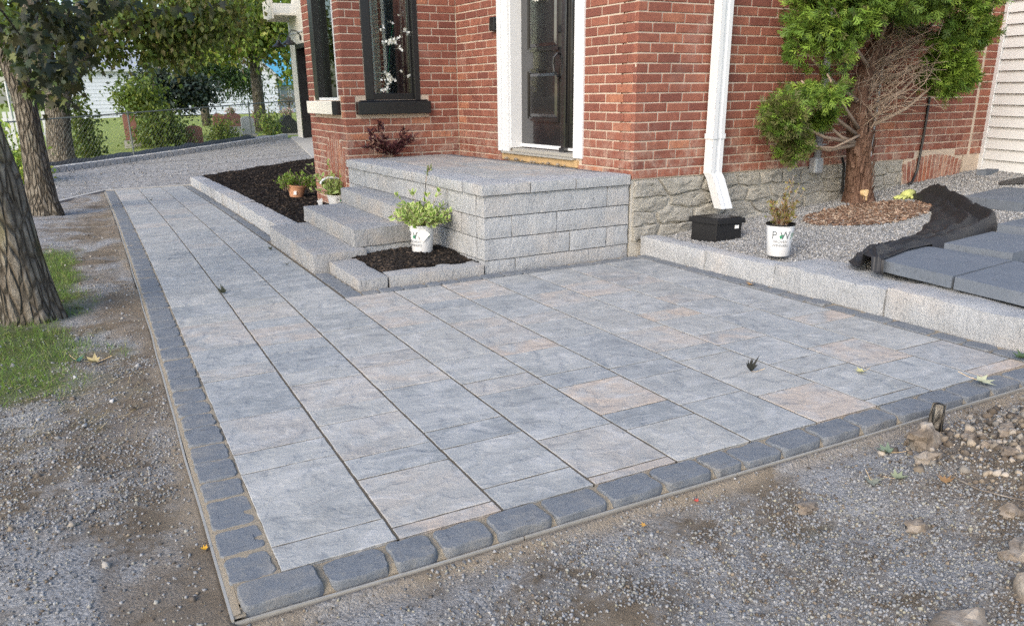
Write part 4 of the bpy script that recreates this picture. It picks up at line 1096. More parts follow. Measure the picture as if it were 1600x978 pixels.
# --- downspout, pipes and cables on the brick wall
sdw = (4.083 - A[0]); m = MB()
def rect_duct(m, pts, w_, d_):
    b = len(m.v)
    for (s, o_, z) in pts:
        for (a, c) in ((-.5, -.5), (-.17, -.5), (-.1, -.42), (.1, -.42), (.17, -.5), (.5, -.5), (.5, .5), (.17, .5), (.1, .42), (-.1, .42), (-.17, .5), (-.5, .5)): m.v.append(tuple(W1.p(s + a * w_, o_ + c * d_, z)))
    n = 12
    for i in range(len(pts) - 1):
        for j in range(n):
            m.f.append((b + i * n + j, b + i * n + (j + 1) % n, b + (i + 1) * n + (j + 1) % n, b + (i + 1) * n + j)); m.mi.append(0)
rect_duct(m, [(sdw - .012, .075, 3.2), (sdw - .012, .075, .575), (sdw + .0, .10, .53), (sdw + .045, .165, .30)], .115, .085)
ds = m.build('downspout', 'white_metal', house); ds['label'] = 'white metal downspout kicking out above the black drain box'
m = MB(); rect_duct(m, [(sdw - .012, .075, .875), (sdw - .012, .075, .835)], .128, .098); m.build('downspout_band', 'white_metal', ds)
cs_ = 5.285 - A[0]; m = MB(); m.tube([W1.p(cs_ - .02, .05, 2.5), W1.p(cs_, .05, .63)], .030, 14); cp = m.build('conduit_pipe', 'galvanised', house, smooth=True); cp['label'] = 'grey conduit pipe rising behind the cedar'
m = MB(); W1.box(m, cs_ - .055, cs_ + .05, .006, .09, .50, .635); m.build('conduit_box', 'galvanised', cp, bevel=.02)
m = MB(); W1.box(m, cs_ - .06, cs_ + .055, .006, .085, .735, .75); m.build('pipe_strap', 'galvanised', cp)
m = MB(); m.tube([W1.p(2.70, .015, 1.4), W1.p(2.69, .015, .575)], .009, 8); m.build('thin_conduit', 'galvanised', house)
m = MB(); m.tube([W1.p(3.42, .02, 1.5), W1.p(3.415, .02, .85), W1.p(3.40, .022, .62), W1.p(3.385, .025, .45), W1.p(3.33, .03, .345), W1.p(3.25, .05, .325)], .012, 8); m.build('black_cable', 'black_plastic', house, smooth=True)
m = MB(); m.tube([W1.p(2.27, .05, .62), W1.p(2.30, .055, .55), W1.p(2.31, .06, .30)], .012, 8); m.build('ground_rod', 'black_plastic', house)

# --- white sided addition on the right
add = empty('sided_addition', (7.74, 3.165, .3), 'pale vinyl sided wall of the addition at the right edge', 'building')
SD = Fr((7.742, 3.160), (-.16, -.99))
m = MB(); SD.box(m, 0, 3.2, -.2, -.02, .25, 2.9); m.build('wall', 'concrete', add)
for i in range(24):
    z = .405 + i * .105; m = MB()
    v = [SD.p(.05, -.019, z), SD.p(3.2, -.019, z - .02), SD.p(3.2, .020, z - .02), SD.p(.05, .020, z), SD.p(.05, -.019, z + .104), SD.p(3.2, -.019, z + .084), SD.p(3.2, -.004, z + .084), SD.p(.05, -.004, z + .104)]
    if SD.d.cross(SD.n).z < 0: v = [v[3], v[2], v[1], v[0], v[7], v[6], v[5], v[4]]
    m.hexa(v); m.build('siding_board', 'siding', add)
wb('corner_trim', 'white_trim', SD, [(-.005, .045, -.03, .022, .40, 2.95)], add, .003)

# ================================================================== garage behind
ga = empty('garage', (4.3, 18, .2), 'white garage with a black overhead door at the end of the gravel driveway', 'garage')
GX = 4.3
m = MB(); m.box(GX, GX + .3, 17.9, 18.30, .1, 2.9); m.box(GX, GX + .3, 13.8, 14.0, .1, 2.9); m.box(GX, GX + .3, 14.0, 17.9, 2.32, 2.9); m.box(GX, 9, 18.3, 18.45, .1, 2.9); m.build('wall', 'cream', ga)
m = MB(); m.box(GX - .01, GX + .31, 17.80, 17.898, .15, 2.318); m.box(GX - .01, GX + .31, 14.002, 14.1, .15, 2.318); m.box(GX - .012, GX + .31, 14.101, 17.799, 2.22, 2.317); m.build('door_surround', 'black_paint', ga)
gd = None
for i in range(5):
    m = MB(); m.box(GX + .31, GX + .36, 14.1, 17.8, .2 + i * .405, .2 + i * .405 + .398); gd = m.build('door_section', 'black_plastic', ga)
    for j in range(4):
        m = MB(); m.box(GX + .296, GX + .309, 14.2 + j * .9, 14.95 + j * .9, .27 + i * .405, .53 + i * .405); m.build('door_window', 'grey_granite', gd)
m = MB(); m.box(GX - .02, GX - .002, 13.8, 18.3, 2.55, 2.58); m.build('trim_board', 'white_trim', ga)
m = MB(); m.box(GX - .52, GX - .002, 17.5, 18.35, 2.92, 2.96); m.box(GX - .56, GX - .521, 17.45, 18.4, 2.84, 3.25); m.box(GX - .52, GX + .3, 18.351, 18.40, 2.84, 3.25)
for q in range(6): m.box(GX - .515, GX - .01, 17.55 + q * .13, 17.555 + q * .13, 2.914, 2.919)
m.build('eave', 'cream', ga)
m = MB(); m.hexa([(GX - .001, 13.8, 2.901), (GX + .3, 13.8, 2.901), (GX + .3, 18.3, 2.901), (GX - .001, 18.3, 2.901), (GX - .001, 15.5, 4.4), (GX + .3, 15.5, 4.4), (GX + .3, 16.6, 4.4), (GX - .001, 16.6, 4.4)]); m.build('gable', 'cream', ga)
m = MB(); m.hexa([(3.35, 13.0, -.1), (4.62, 13.4, -.1), (4.62, 18.4, -.1), (4.16, 18.6, -.1), (3.35, 13.0, .06), (4.62, 13.4, .2), (4.62, 18.4, .235), (4.16, 18.6, .21)]); o = m.build('concrete_apron', 'concrete'); tag(o, kind='structure')
lamp_n = 0
for (y, lab) in ((17.25, 'black gooseneck lamp nearest the brick house on the garage front'), (18.36, 'black gooseneck lamp at the far corner of the garage')):
    z = 2.33; lp = empty('wall_lamp', (GX, y, z), lab, 'lamp', 'gooseneck lamps on the garage')
    m = MB(); m.tube([(GX, y, z + .10), (GX - .08, y, z + .24), (GX - .20, y, z + .26), (GX - .27, y, z + .18), (GX - .28, y, z + .10)], .012, 8); m.build('arm', 'black_paint', lp)
    m = MB(); m.lathe([(.03, .11), (.05, .08), (.055, .05), (.15, -.02), (.165, -.05), (.155, -.05), (.05, .02)], (GX - .28, y, z), 20); m.build('shade', 'black_paint', lp, smooth=True)
    m = MB(); m.tube([(GX - .002, y, z + .10), (GX - .03, y, z + .10)], .05, 12); m.build('mount', 'black_paint', lp)

# ================================================================== loose stones, mulch chips, twigs
GREY = np.array([(.25, .255, .26), (.20, .205, .21), (.32, .32, .32), (.15, .155, .16), (.37, .37, .365), (.27, .255, .23)])
BROWN = np.array([(.20, .165, .125), (.13, .105, .08), (.29, .245, .19), (.10, .085, .07), (.24, .22, .19), (.34, .30, .25)])
def stuff(name, V, F_, C, mat='stones', parent=None):
    o = link(bpy.data.objects.new(name, arrmesh(name, V, F_, mat, C)), parent); o['kind'] = 'stuff'; return o
def outside(x, y): return np.maximum(xl(y) - x, YF - y)
n = 420000
x = rng.uniform(-2.3, 3.6, n); y = -1.7 + 6.0 * rng.random(n) ** 1.7
dist = np.hypot(x - CAM[0], y - CAM[1])
den = sstep(.42, .62, fbm(x * 1.5 + 2, y * 1.5 + 5) + (fbm(x * 7, y * 7) - .47) * .5) * .85 + .15
den *= 1 - .85 * turf(x, y)
q = px(np.stack([x, y, zp(x, y)], 1)); inv = (q[:, 0] > -40) & (q[:, 0] < 1640) & (q[:, 1] < 1010) & (q[:, 2] > .2)
keep = (outside(x, y) > .012) & (rng.random(n) < den) & inv & ~((y > 0.2) & (x > 0)) & (rng.random(n) < np.clip(1.25 - dist / 7, .12, 1))
x, y = x[keep], y[keep]
pos = np.stack([x, y, dirt_h(x, y) + .001], 1); nearsand = np.exp(-outside(x, y) / .1)
pal = np.concatenate([GREY, GREY, BROWN[:4]]); pal = np.minimum(pal, .26)
V, F_, C = pebbles(pos, .0025, .0078, pal * 1.02, power=2.2); stuff('ground_gravel', V, F_, C)
n = 2600; x = rng.normal(2.50, .30, n); y = rng.normal(-.72, .26, n); kp = (outside(x, y) > .03) & (x > 1.95); x, y = x[kp], y[kp]
V, F_, C = pebbles(np.stack([x, y, dirt_h(x, y) + .003], 1), .005, .024, BROWN * 1.05, power=3.2, flat=.8); stuff('soil_pebbles', V, F_, C)
n = 800; x = rng.uniform(-1.9, -.2, n); y = rng.uniform(-1.3, 7, n); kp = (outside(x, y) > .05); x, y = x[kp], y[kp]
V, F_, C = pebbles(np.stack([x, y, dirt_h(x, y) + .003], 1), .005, .019, np.concatenate([GREY * 1.1, BROWN]), power=4); stuff('loose_pebbles', V, F_, C)
# crushed stone of the right-hand bed
n = 85000; x = 3.5 + 4.6 * rng.random(n) ** 1.35; y = rng.uniform(-.2, 3.2, n)
kp = (y < 3.06 + .023 * (x - 3.33)) & (x > np.where(y > 1.68, 3.585, 3.84)); x, y = x[kp], y[kp]
V, F_, C = pebbles(np.stack([x, y, bed_h(x, y) + .002], 1), .0045, .011, GREY * 1.08, power=1.8); stuff('crushed_stone', V, F_, C)
n = 3500; t = rng.uniform(-.3, 1, n); s_ = rng.random(n); q = np.array([near_pt(a) * (1 - b) + far_curb(a) * b for a, b in zip(t, s_)]); q[:, 2] += .004
V, F_, C = pebbles(q, .004, .017, GREY * 1.05, power=2.5); stuff('driveway_stones', V, F_, C)
# bark chips in the planter and the bed
def chips(name, x, y, zf, cols, s0, s1, parent=None, thin=.16, up=.0):
    n = len(x); L = s0 + (s1 - s0) * rng.random(n) ** 2; size = np.stack([L, L * (.18 + .25 * rng.random(n)), L * thin * (.6 + .8 * rng.random(n))], 1)
    d = np.stack([rng.normal(size=n), rng.normal(size=n), rng.normal(0, .28, n)], 1); u_ = np.tile([0, 0, 1.], (n, 1)) + rng.normal(0, .3, (n, 3)); Fm = frames(d, u_)
    Rm = np.stack([Fm[:, :, 1], Fm[:, :, 0], Fm[:, :, 2]], 2); C = cols[rng.integers(0, len(cols), n)] * (.6 + .8 * rng.random((n, 1)))
    V, F_, C = scatter(_chip, _chipf, np.stack([x, y, zf(x, y) + up + .004 * rng.random(n)], 1), Rm, size, C); return stuff(name, V, F_, C, 'stones', parent)
MUL = np.array([(.014, .012, .011), (.022, .018, .016), (.010, .009, .009), (.035, .027, .021), (.018, .015, .014), (.06, .045, .034)])
pl_h = lambda x, y: .032 + .035 * np.exp(-(((x - 1.75) / .3) ** 2 + ((y - 3.55) / .3) ** 2)) + .025 * fbm(x * 9, y * 9)
n = 5200; x = rng.uniform(1.34, 2.06, n); y = rng.uniform(3.17, 3.92, n); kp = (y < 3.80 + .11 * (x - 1.36)); chips('bark_chips', x[kp], y[kp], pl_h, MUL, .010, .045, planter)
n = 15000; x = rng.uniform(1.18, 3.4, n); y = 5.3 + 7.4 * rng.random(n) ** 1.2; kp = (y < near_edge_y(x) - .1) & ~((x > 1.9) & (y < 7.15)) & (x > 1.32 + (-0.00036 * np.maximum(0, y / U - 8) ** 2) * U)
chips('bark_chips', x[kp], y[kp], mulch_h, MUL, .015, .06)
# brown needle litter round the cedar
CED = np.array([(.20, .125, .085), (.15, .09, .06), (.27, .19, .14), (.11, .065, .045), (.33, .26, .20)])
n = 7000; t = rng.random(n) * 2 * np.pi; r = np.sqrt(rng.random(n)); x = 5.25 + r * np.cos(t) * .62; y = 2.44 + r * np.sin(t) * .36; kp = (y < 3.05) & (rng.random(n) < 1.15 - r ** 2 * .8)
chips('cedar_litter', x[kp], y[kp], bed_h, CED, .012, .055, thin=.10, up=.008)

# grass blades at the tree and on the verge
n = 60000; x = rng.uniform(-2.4, -.25, n); y = .2 + 7.2 * rng.random(n) ** 1.2
kp = (turf(x, y) > .25) & (outside(x, y) > .08) & (rng.random(n) < turf(x, y)); x, y = x[kp], y[kp]; n = len(x)
bl = np.array([(-.5, 0, 0), (.5, 0, 0), (.35, .55, .12), (-.35, .55, .12), (.06, 1, .42), (-.06, 1, .42)]); bf = [(0, 1, 2, 3), (3, 2, 4, 5)]
hgt = .022 + .05 * rng.random(n) ** 2; d = np.stack([rng.normal(0, .6, n), rng.normal(0, .6, n), np.ones(n)], 1); Rm = frames(d, rng.normal(size=(n, 3)))
gc = np.array([(.12, .23, .03), (.16, .28, .045), (.20, .30, .07), (.25, .26, .10), (.085, .16, .025)]); C = gc[rng.integers(0, 5, n)] * (.8 + .4 * rng.random((n, 1)))
V, F_, C = scatter(bl, bf, np.stack([x, y, dirt_h(x, y) - .003], 1), Rm, np.stack([.0018 + .0016 * rng.random(n), hgt, hgt], 1), C); stuff('grass', V, F_, C, 'leaf')
# straw wisps in the grass
n = 420; x = rng.normal(-.45, .20, n); y = rng.normal(1.75, .35, n); kp = outside(x, y) > .1; x, y = x[kp], y[kp]; n = len(x)
d = np.stack([rng.normal(1, .5, n), rng.normal(.6, .5, n), rng.normal(0, .12, n)], 1); Rm = frames(d, np.tile([0, 0, 1.], (n, 1)) + rng.normal(0, .2, (n, 3)))
C = np.tile([.36, .29, .16], (n, 1)) * (.7 + .5 * rng.random((n, 1)))
V, F_, C = scatter(bl, bf, np.stack([x, y, dirt_h(x, y) + .004], 1), Rm, np.stack([np.full(n, .002), .03 + .05 * rng.random(n), np.full(n, .01)], 1), C); stuff('straw', V, F_, C, 'dry_leaf')


def rock(name, c, r, seed, label, cat='rock', mat='rock', flat=.7, group=None):
    m = MB(); n1, n2 = 14, 9
    for i in range(n2 + 1):
        ph = math.pi * i / n2
        for j in range(n1):
            th_ = 2 * math.pi * j / n1; d = Vector((math.sin(ph) * math.cos(th_), math.sin(ph) * math.sin(th_), math.cos(ph)))
            k_ = 1 + .55 * mnoise.noise(d * 1.5 + Vector((seed, 0, 0))) + .20 * mnoise.noise(d * 3.6 + Vector((0, seed, 0)))
            m.v.append((c[0] + d.x * r[0] * k_, c[1] + d.y * r[1] * k_, c[2] + d.z * r[2] * k_))
    for i in range(n2):
        for j in range(n1): m.f.append((i * n1 + j, (i + 1) * n1 + j, (i + 1) * n1 + (j + 1) % n1, i * n1 + (j + 1) % n1)); m.mi.append(0)
    return tag(smooth_sharp(m.build(name, mat), 28), label, cat, group)
gz_ = lambda x, y: float(dirt_h(np.array([x]), np.array([y]))[0])
rock('rock', (2.14, -.335, gz_(2.14, -.335) + .03), (.062, .045, .052), 3.1, 'pale brown rock the size of a fist beside the dark border stones', 'rock')
rock('rock', (2.20, -.275, gz_(2.2, -.275) + .02), (.045, .03, .04), 8.1, 'dull brown rock tucked behind the fist-sized pale rock', 'rock')
rock('rock', (2.03, -.42, gz_(2.03, -.42) + .012), (.045, .026, .024), 5.7, 'small brown stone just in front of the fist-sized rock', 'rock')
rock('rock', (1.535, -.385, gz_(1.535, -.385) + .010), (.042, .026, .014), 9.4, 'flat tan stone alone on the grey gravel by the front edging', 'rock')
rock('rock', (1.66, -.66, gz_(1.66, -.66) + .010), (.035, .026, .018), 2.4, 'tan stone on the gravel below the lone flat stone', 'rock')
rock('rock', (1.36, -1.0, gz_(1.36, -1.0) - .012), (.10, .06, .04), 6.6, 'broad half buried rock at the bottom edge left of the others', 'rock', flat=.6)
rock('rock', (1.62, -1.03, gz_(1.62, -1.03) - .018), (.09, .06, .05), 4.2, 'pale half buried rock at the bottom right corner', 'rock')
rock('rock', (1.74, -.93, gz_(1.74, -.93) - .015), (.07, .05, .045), 1.2, 'rounded rock behind the pale half buried rock at the corner', 'rock')
rock('rock', (-.87 + .1, .15, gz_(-.77, .15) + .010), (.030, .018, .012), 7.7, 'small whitish flat stone alone on the dirt left of the walk', 'rock', mat='block')
stx = [(2.26, -.42), (2.32, -.50), (2.22, -.50), (2.40, -.46), (2.36, -.58), (2.27, -.60), (2.44, -.62), (2.18, -.60), (2.46, -.53), (2.30, -.68), (2.38, -.70), (2.24, -.72), (2.05, -.78), (1.98, -.86), (2.12, -.88), (1.9, -.78), (2.2, -.83), (2.28, -.40)]
for i, (a, b) in enumerate(stx):
    r = .013 + .014 * rng.random(); rock('stone', (a, b, gz_(a, b) + r * .4), (r * 1.3, r, r * .8), i * 2.3, 'rounded brown stone among others on the loose soil at the right', 'stone', group='rounded stones on the loose soil')
m = MB(); z = gz_(2.345, -.235); m.tube([(2.33, -.245, z - .01), (2.345, -.235, z + .06), (2.35, -.235, z + .115)], [.026, .024, .021], 12, jit=.12)
tag(m.build('wood_stub', 'bark', smooth=True), 'short brown stub of wood standing in the soil by the paving edge', 'stub')
pts = [(2.19, -.33), (2.13, -.42), (2.05, -.46), (1.97, -.55), (1.93, -.66), (1.96, -.75), (1.99, -.83)]
m = MB(); m.tube([(a + .012 * math.sin(i * 2.1), b, gz_(a, b) + .010) for i, (a, b) in enumerate(pts)], .0022, 6); tag(m.build('root', 'rock', smooth=True), 'thin pale root lying in a curve over the soil', 'root')


def maple_leaf(name, c, size, rot, curl, col, label, mat='dry_leaf', stem=True, tilt=(0, 0), group=None):
    """lobed fallen leaf, curled, built at its spot"""
    prof = [(0, .62), (14, .34), (33, .56), (52, .28), (74, .50), (95, .26), (122, .34), (160, .12)]
    ang = [a for a, _ in prof] + [360 - a for a, _ in prof[::-1] if a > 0]; rad = [r for _, r in prof] + [r for a, r in prof[::-1] if a > 0]
    m = MB(); N = len(ang); T_ = Matrix.Rotation(R(rot), 3, 'Z') @ Matrix.Rotation(R(tilt[0]), 3, 'X') @ Matrix.Rotation(R(tilt[1]), 3, 'Y')
    def put(x_, y_):
        r2 = x_ * x_ + y_ * y_; z_ = curl * (abs(x_) ** 1.5 * 1.6 + .5 * r2) + .05 * mnoise.noise(Vector((x_ * 4, y_ * 4, rot)))
        q = T_ @ (Vector((x_, y_, z_)) * size); return tuple(q + Vector(c))
    m.v.append(put(0, 0))
    for s_ in (.5, 1):
        for a, r in zip(ang, rad): m.v.append(put(s_ * r * math.sin(R(a)), s_ * r * math.cos(R(a))))
    for i in range(N):
        j = (i + 1) % N; m.f.append((0, 1 + i, 1 + j)); m.f.append((1 + i, 1 + N + i, 1 + N + j, 1 + j)); m.mi += [0, 0]
    me = m.mesh(name, mat, True); cc_ = np.ones((len(m.v), 4), np.float32); cc_[:, :3] = np.array(col) * (1 + .3 * (rng.random((len(m.v), 1)) - .5))
    a_ = me.color_attributes.new('Col', 'FLOAT_COLOR', 'POINT'); a_.data.foreach_set('color', cc_.ravel())
    o = link(bpy.data.objects.new(name, me)); tag(o, label, 'leaf', group)
    if stem:
        s_ = MB(); s_.tube([Vector(put(0, -.1)), Vector(put(.05, -.42)) + Vector((0, 0, .002)), Vector(put(.12, -.8)) + Vector((0, 0, .003))], size * .012, 5); s_.build('leaf_stem', 'pale_wood', o)
    return o
zz = lambda x, y: float(zp(x, y))
maple_leaf('fallen_leaf', (2.167, .53, zz(2.167, .53) + .006), .062, 20, 1.9, (.02, .02, .022), 'black curled leaf standing on the patio slabs', tilt=(25, 0))
maple_leaf('fallen_leaf', (2.577, .276, zz(2.577, .276) + .006), .062, 80, .35, (.50, .47, .22), 'pale yellow green leaf flat on the patio slabs')
maple_leaf('fallen_leaf', (2.875, -.06, zz(2.87, -.06) + .012), .105, 200, .3, (.42, .43, .29), 'large pale green leaf with a long stem on the dark border', tilt=(-8, 0))
maple_leaf('fallen_leaf', (3.345, 1.755, zz(3.34, 1.755) + .008), .075, 120, .5, (.46, .27, .11), 'orange brown leaf at the foot of the retaining wall')
maple_leaf('fallen_leaf', (3.32, .02, zz(3.3, .02) + .012), .09, 60, .6, (.06, .10, .05), 'dark green leaf on the border at the right frame edge')
for (a, b, s_, r_, c_, lb) in ((2.03, -.285, .075, 30, (.15, .20, .14), 'dusty green leaf half under the fist-sized rock'), (1.80, -.40, .07, 140, (.26, .27, .21), 'grey green lobed leaf on the gravel left of the rocks'),
                             (1.86, -.445, .065, 250, (.24, .27, .17), 'second dusty leaf just right of the grey green lobed leaf'), (1.93, -.56, .06, 310, (.34, .20, .09), 'brown dry leaf beside the pale root'),
                             (-.42, 2.27, .10, 70, (.40, .33, .17), 'tan dry leaf lying by the grass at the big tree'), (-.50, 2.35, .08, 200, (.05, .13, .09), 'dark green leaf next to the tan dry leaf by the tree'),
                             (-.14 - .02, .22, .028, 40, (.60, .33, .03), 'small bright yellow leaf touching the left edging'), (1.02, -.24, .028, 100, (.62, .34, .08), 'small orange leaf against the front edging'), (1.25, -.20, .024, 10, (.50, .08, .06), 'tiny red leaf in the sand of the front edging')):
    maple_leaf('fallen_leaf', (a, b, (gz_(a, b) if (a < -.1 or b < -.14) else zz(a, b)) + .007), s_, r_, .5, c_, lb, stem=s_ > .05)
for (a, b, s_, r_, lb) in ((.345, 3.40, .075, 95, 'dark shrivelled leaf on the joint in the middle of the walk'), (.93, 4.85, .05, 40, 'dark leaf bit beside the lowest step'), (.905, 4.10, .04, 150, 'small black leaf on the walk near the lowest step'), (.30, 9.6, .07, 10, 'dark leaf far along the walk on the joint')):
    maple_leaf('fallen_leaf', (a, b, zz(a, b) + .006), s_, r_, 1.2, (.055, .06, .045), lb, stem=False)

# ================================================================== right-hand bed things
fd = Vector((3.777 - 3.713, 2.586 - 2.829, 0)).normalized()
bx_ = empty('drain_box', (3.86, 2.69, .1), 'square black plastic drain box with a grated lid under the downspout', 'drain box')
def quadbox(nm, q, z0, z1, mat, par, grow=0.0, bevel=.003):
    c = sum((Vector((*p_, 0)) for p_ in q), Vector()) / 4; v = [Vector((*p_, 0)) + (Vector((*p_, 0)) - c).normalized() * grow for p_ in q]
    m = MB(); m.hexa([p_ + Vector((0, 0, z0)) for p_ in v] + [p_ + Vector((0, 0, z1)) for p_ in v]); return m.build(nm, mat, par, bevel=bevel)
bq = [(3.777, 2.586), (4.030, 2.56), (3.967, 2.83), (3.713, 2.829)]
quadbox('tub', bq, .06, .262, 'black_plastic', bx_, -.022); quadbox('lid_rim', bq, .240, .279, 'black_plastic', bx_, .003)
for i in range(9):
    t0, t1 = (i + .18) / 9, (i + .8) / 9; P = [Vector((*p_, .2795)) for p_ in bq]; c = sum(P, Vector()) / 4; P = [c + (p_ - c) * .88 for p_ in P]
    m = MB(); a, b, c2, d = P[0].lerp(P[1], t0), P[0].lerp(P[1], t1), P[3].lerp(P[2], t1), P[3].lerp(P[2], t0); up = Vector((0, 0, .006)); m.hexa([a, b, c2, d, a + up, b + up, c2 + up, d + up]); m.build('grate_bar', 'black_plastic', bx_)
P = [Vector((*p_, 0)) for p_ in bq]; nrm_ = (P[1] - P[0]).normalized(); fn = Vector((nrm_.y, -nrm_.x, 0)); c0 = P[0].lerp(P[1], .68) + fn * -.012; m = MB()
m.hexa([c0 + Vector((0, 0, .20)) + fn * .001, c0 + nrm_ * .035 + Vector((0, 0, .20)) + fn * .001, c0 + nrm_ * .035 - fn * .01 + Vector((0, 0, .20)), c0 - fn * .01 + Vector((0, 0, .20)),
        c0 + Vector((0, 0, .225)) + fn * .001, c0 + nrm_ * .035 + Vector((0, 0, .225)) + fn * .001, c0 + nrm_ * .035 - fn * .01 + Vector((0, 0, .225)), c0 - fn * .01 + Vector((0, 0, .225))]); m.build('sticker', 'paper', bx_)

SLABS = [('square blue grey concrete slab nearest the retaining wall, black cloth against its corner', [(3.655, .63), (4.33, .72), (4.31, 1.265), (3.70, 1.165)], .185, .252),
         ('blue grey concrete slab at the right frame edge next to the slab nearest the wall', [(3.61, .05), (4.35, .13), (4.335, .712), (3.66, .622)], .183, .250),
         ('blue grey concrete slab just behind the slab nearest the retaining wall', [(4.39, .76), (5.05, .85), (5.0, 1.27), (4.35, 1.165)], .205, .280),
         ('blue grey concrete slab barely entering the frame behind the second row', [(5.22, .85), (5.9, .95), (5.85, 1.46), (5.20, 1.36)], .225, .302),
         ('farthest blue grey concrete slab near the white siding', [(6.0, 1.66), (6.95, 1.83), (6.92, 2.37), (6.04, 2.17)], .275, .352)]
for lb, q, z0, z1 in SLABS:
    m = MB(); q = [Vector((a, b, z0)) for a, b in q]; rough_block(m, q, z1, amp=.002, amp_top=.001, cell=.09, rnd=.004, seed=q[0].x)
    tag(smooth_sharp(m.build('concrete_slab', 'blue_slab')), lb, 'slab', 'blue grey slabs laid on the crushed stone')
m = MB(); rough_block(m, [(7.40, 2.86, .36), (7.66, 2.90, .36), (7.64, 3.0, .36), (7.38, 2.95, .36)], .43, amp=.004, cell=.07, rnd=.006); tag(smooth_sharp(m.build('loose_paver', 'blue_slab')), 'single dark paver left lying at the foot of the white siding', 'paver')

# black landscape cloth, a crumpled ribbon
EL = [(3.70, 1.30), (3.90, 1.47), (4.30, 1.58), (4.70, 1.66), (5.08, 1.82), (5.50, 2.06), (5.80, 2.32), (5.95, 2.55), (6.06, 2.68)]
ER = [(3.60, 1.00), (3.69, 1.08), (4.10, 1.20), (4.36, 1.22), (4.94, 1.31), (5.44, 1.50), (5.79, 1.87), (6.15, 2.28), (6.40, 2.66)]
m = MB(); NU, NV = 120, 26
def cr(C_, t):
    t = t * (len(C_) - 1); i = min(int(t), len(C_) - 2); f = t - i; f = f * f * (3 - 2 * f) * .4 + f * .6; return Vector((C_[i][0] * (1 - f) + C_[i + 1][0] * f, C_[i][1] * (1 - f) + C_[i + 1][1] * f, 0))
for i in range(NU + 1):
    t = i / NU; a, b = cr(EL, t), cr(ER, t); a = a + (a - b) * .18 * mnoise.noise(Vector((t * 13, 1, 0))); b = b - (a - b) * .12 * mnoise.noise(Vector((t * 11, 7, 0)))
    for j in range(NV + 1):
        s_ = j / NV; q = a.lerp(b, s_); wv = s_ + .22 * math.sin(t * 8.5) + .12 * mnoise.noise(Vector((t * 6, s_ * 2, 3)))
        rid = .055 * max(0, 1 - abs(wv - .32) * 6) + .075 * max(0, 1 - abs(wv - .62) * 5) + .05 * max(0, 1 - abs(wv - .9 + .3 * t) * 6) + .03 * (.5 - abs(mnoise.noise(Vector((q.x * 5 + q.y * 3, q.y * 8, 1))))) + .005 * mnoise.noise(Vector((q.x * 22, q.y * 26, 4)))
        e = min(1, (1 - abs(2 * s_ - 1)) * 6) * min(1, t * 6 + .1) * min(1, (1 - t) * 8 + .1)
        base = max(float(bed_h(np.array([q.x]), np.array([q.y]))[0]) + .012, .180 if q.x < 3.86 else 0)
        if 3.64 < q.x < 4.33 and q.y < 1.21 + .15 * (q.x - 3.68): base = max(base, .258)
        if 4.35 < q.x < 5.03 and q.y < 1.19 + .155 * (q.x - 4.36): base = max(base, .286)
        m.v.append((q.x, q.y, base + max(0, rid) * e + .004))
for i in range(NU):
    for j in range(NV): a = i * (NV + 1) + j; m.f.append((a, a + NV + 1, a + NV + 2, a + 1)); m.mi.append(0)
o = m.build('landscape_cloth', 'black_cloth', smooth=True); tag(o, 'crumpled black landscape cloth heaped between the cedar litter and the concrete slabs', 'cloth')
for i, (cx_, cy_, rr, lb) in enumerate(((6.5, 1.75, .42, 'flat scrap of black cloth showing between the far concrete slabs'), (7.25, 2.45, .26, 'small strip of black cloth by the white siding'))):
    m = MB(); m.v.append((cx_, cy_, float(bed_h(np.array([cx_]), np.array([cy_]))[0]) + .02))
    for j in range(26):
        q = 2 * math.pi * j / 26; r_ = rr * (1 + .35 * mnoise.noise(Vector((math.cos(q) * 1.5, math.sin(q) * 1.5, i)))); a, b = cx_ + r_ * math.cos(q), cy_ + r_ * .4 * math.sin(q); m.v.append((a, b, float(bed_h(np.array([a]), np.array([b]))[0]) + .014 + .01 * mnoise.noise(Vector((q * 2, 0, 0)))))
    m.f = [(0, 1 + j, 1 + (j + 1) % 26) for j in range(26)]; m.mi = [0] * 26; tag(m.build('cloth_scrap', 'black_cloth', smooth=True), lb, 'cloth')
# yellow work glove on the litter
gl = MB(); gx, gy = 5.98, 2.66; gz2_ = float(bed_h(np.array([gx]), np.array([gy]))[0])
gl.tube([(gx + .10, gy + .01, gz2_ + .05), (gx + .05, gy, gz2_ + .055), (gx - .01, gy - .01, gz2_ + .045), (gx - .05, gy - .015, gz2_ + .035)], [.032, .036, .042, .034], 10)
for k_, (dx, dy) in enumerate(((-.10, .03), (-.12, .0), (-.115, -.03), (-.09, -.055))): gl.tube([(gx - .045, gy - .015 + .018 * (1.5 - k_), gz2_ + .035), (gx + dx * .8, gy + dy * .8, gz2_ + .032), (gx + dx * 1.15, gy + dy, gz2_ + .02)], [.012, .012, .009], 8)
gl.tube([(gx + .02, gy - .03, gz2_ + .045), (gx - .01, gy - .065, gz2_ + .035), (gx - .03, gy - .085, gz2_ + .025)], [.013, .013, .010], 8)
tag(gl.build('work_glove', 'glove_yellow', smooth=True), 'yellow green work glove lying on the brown cedar litter', 'glove')


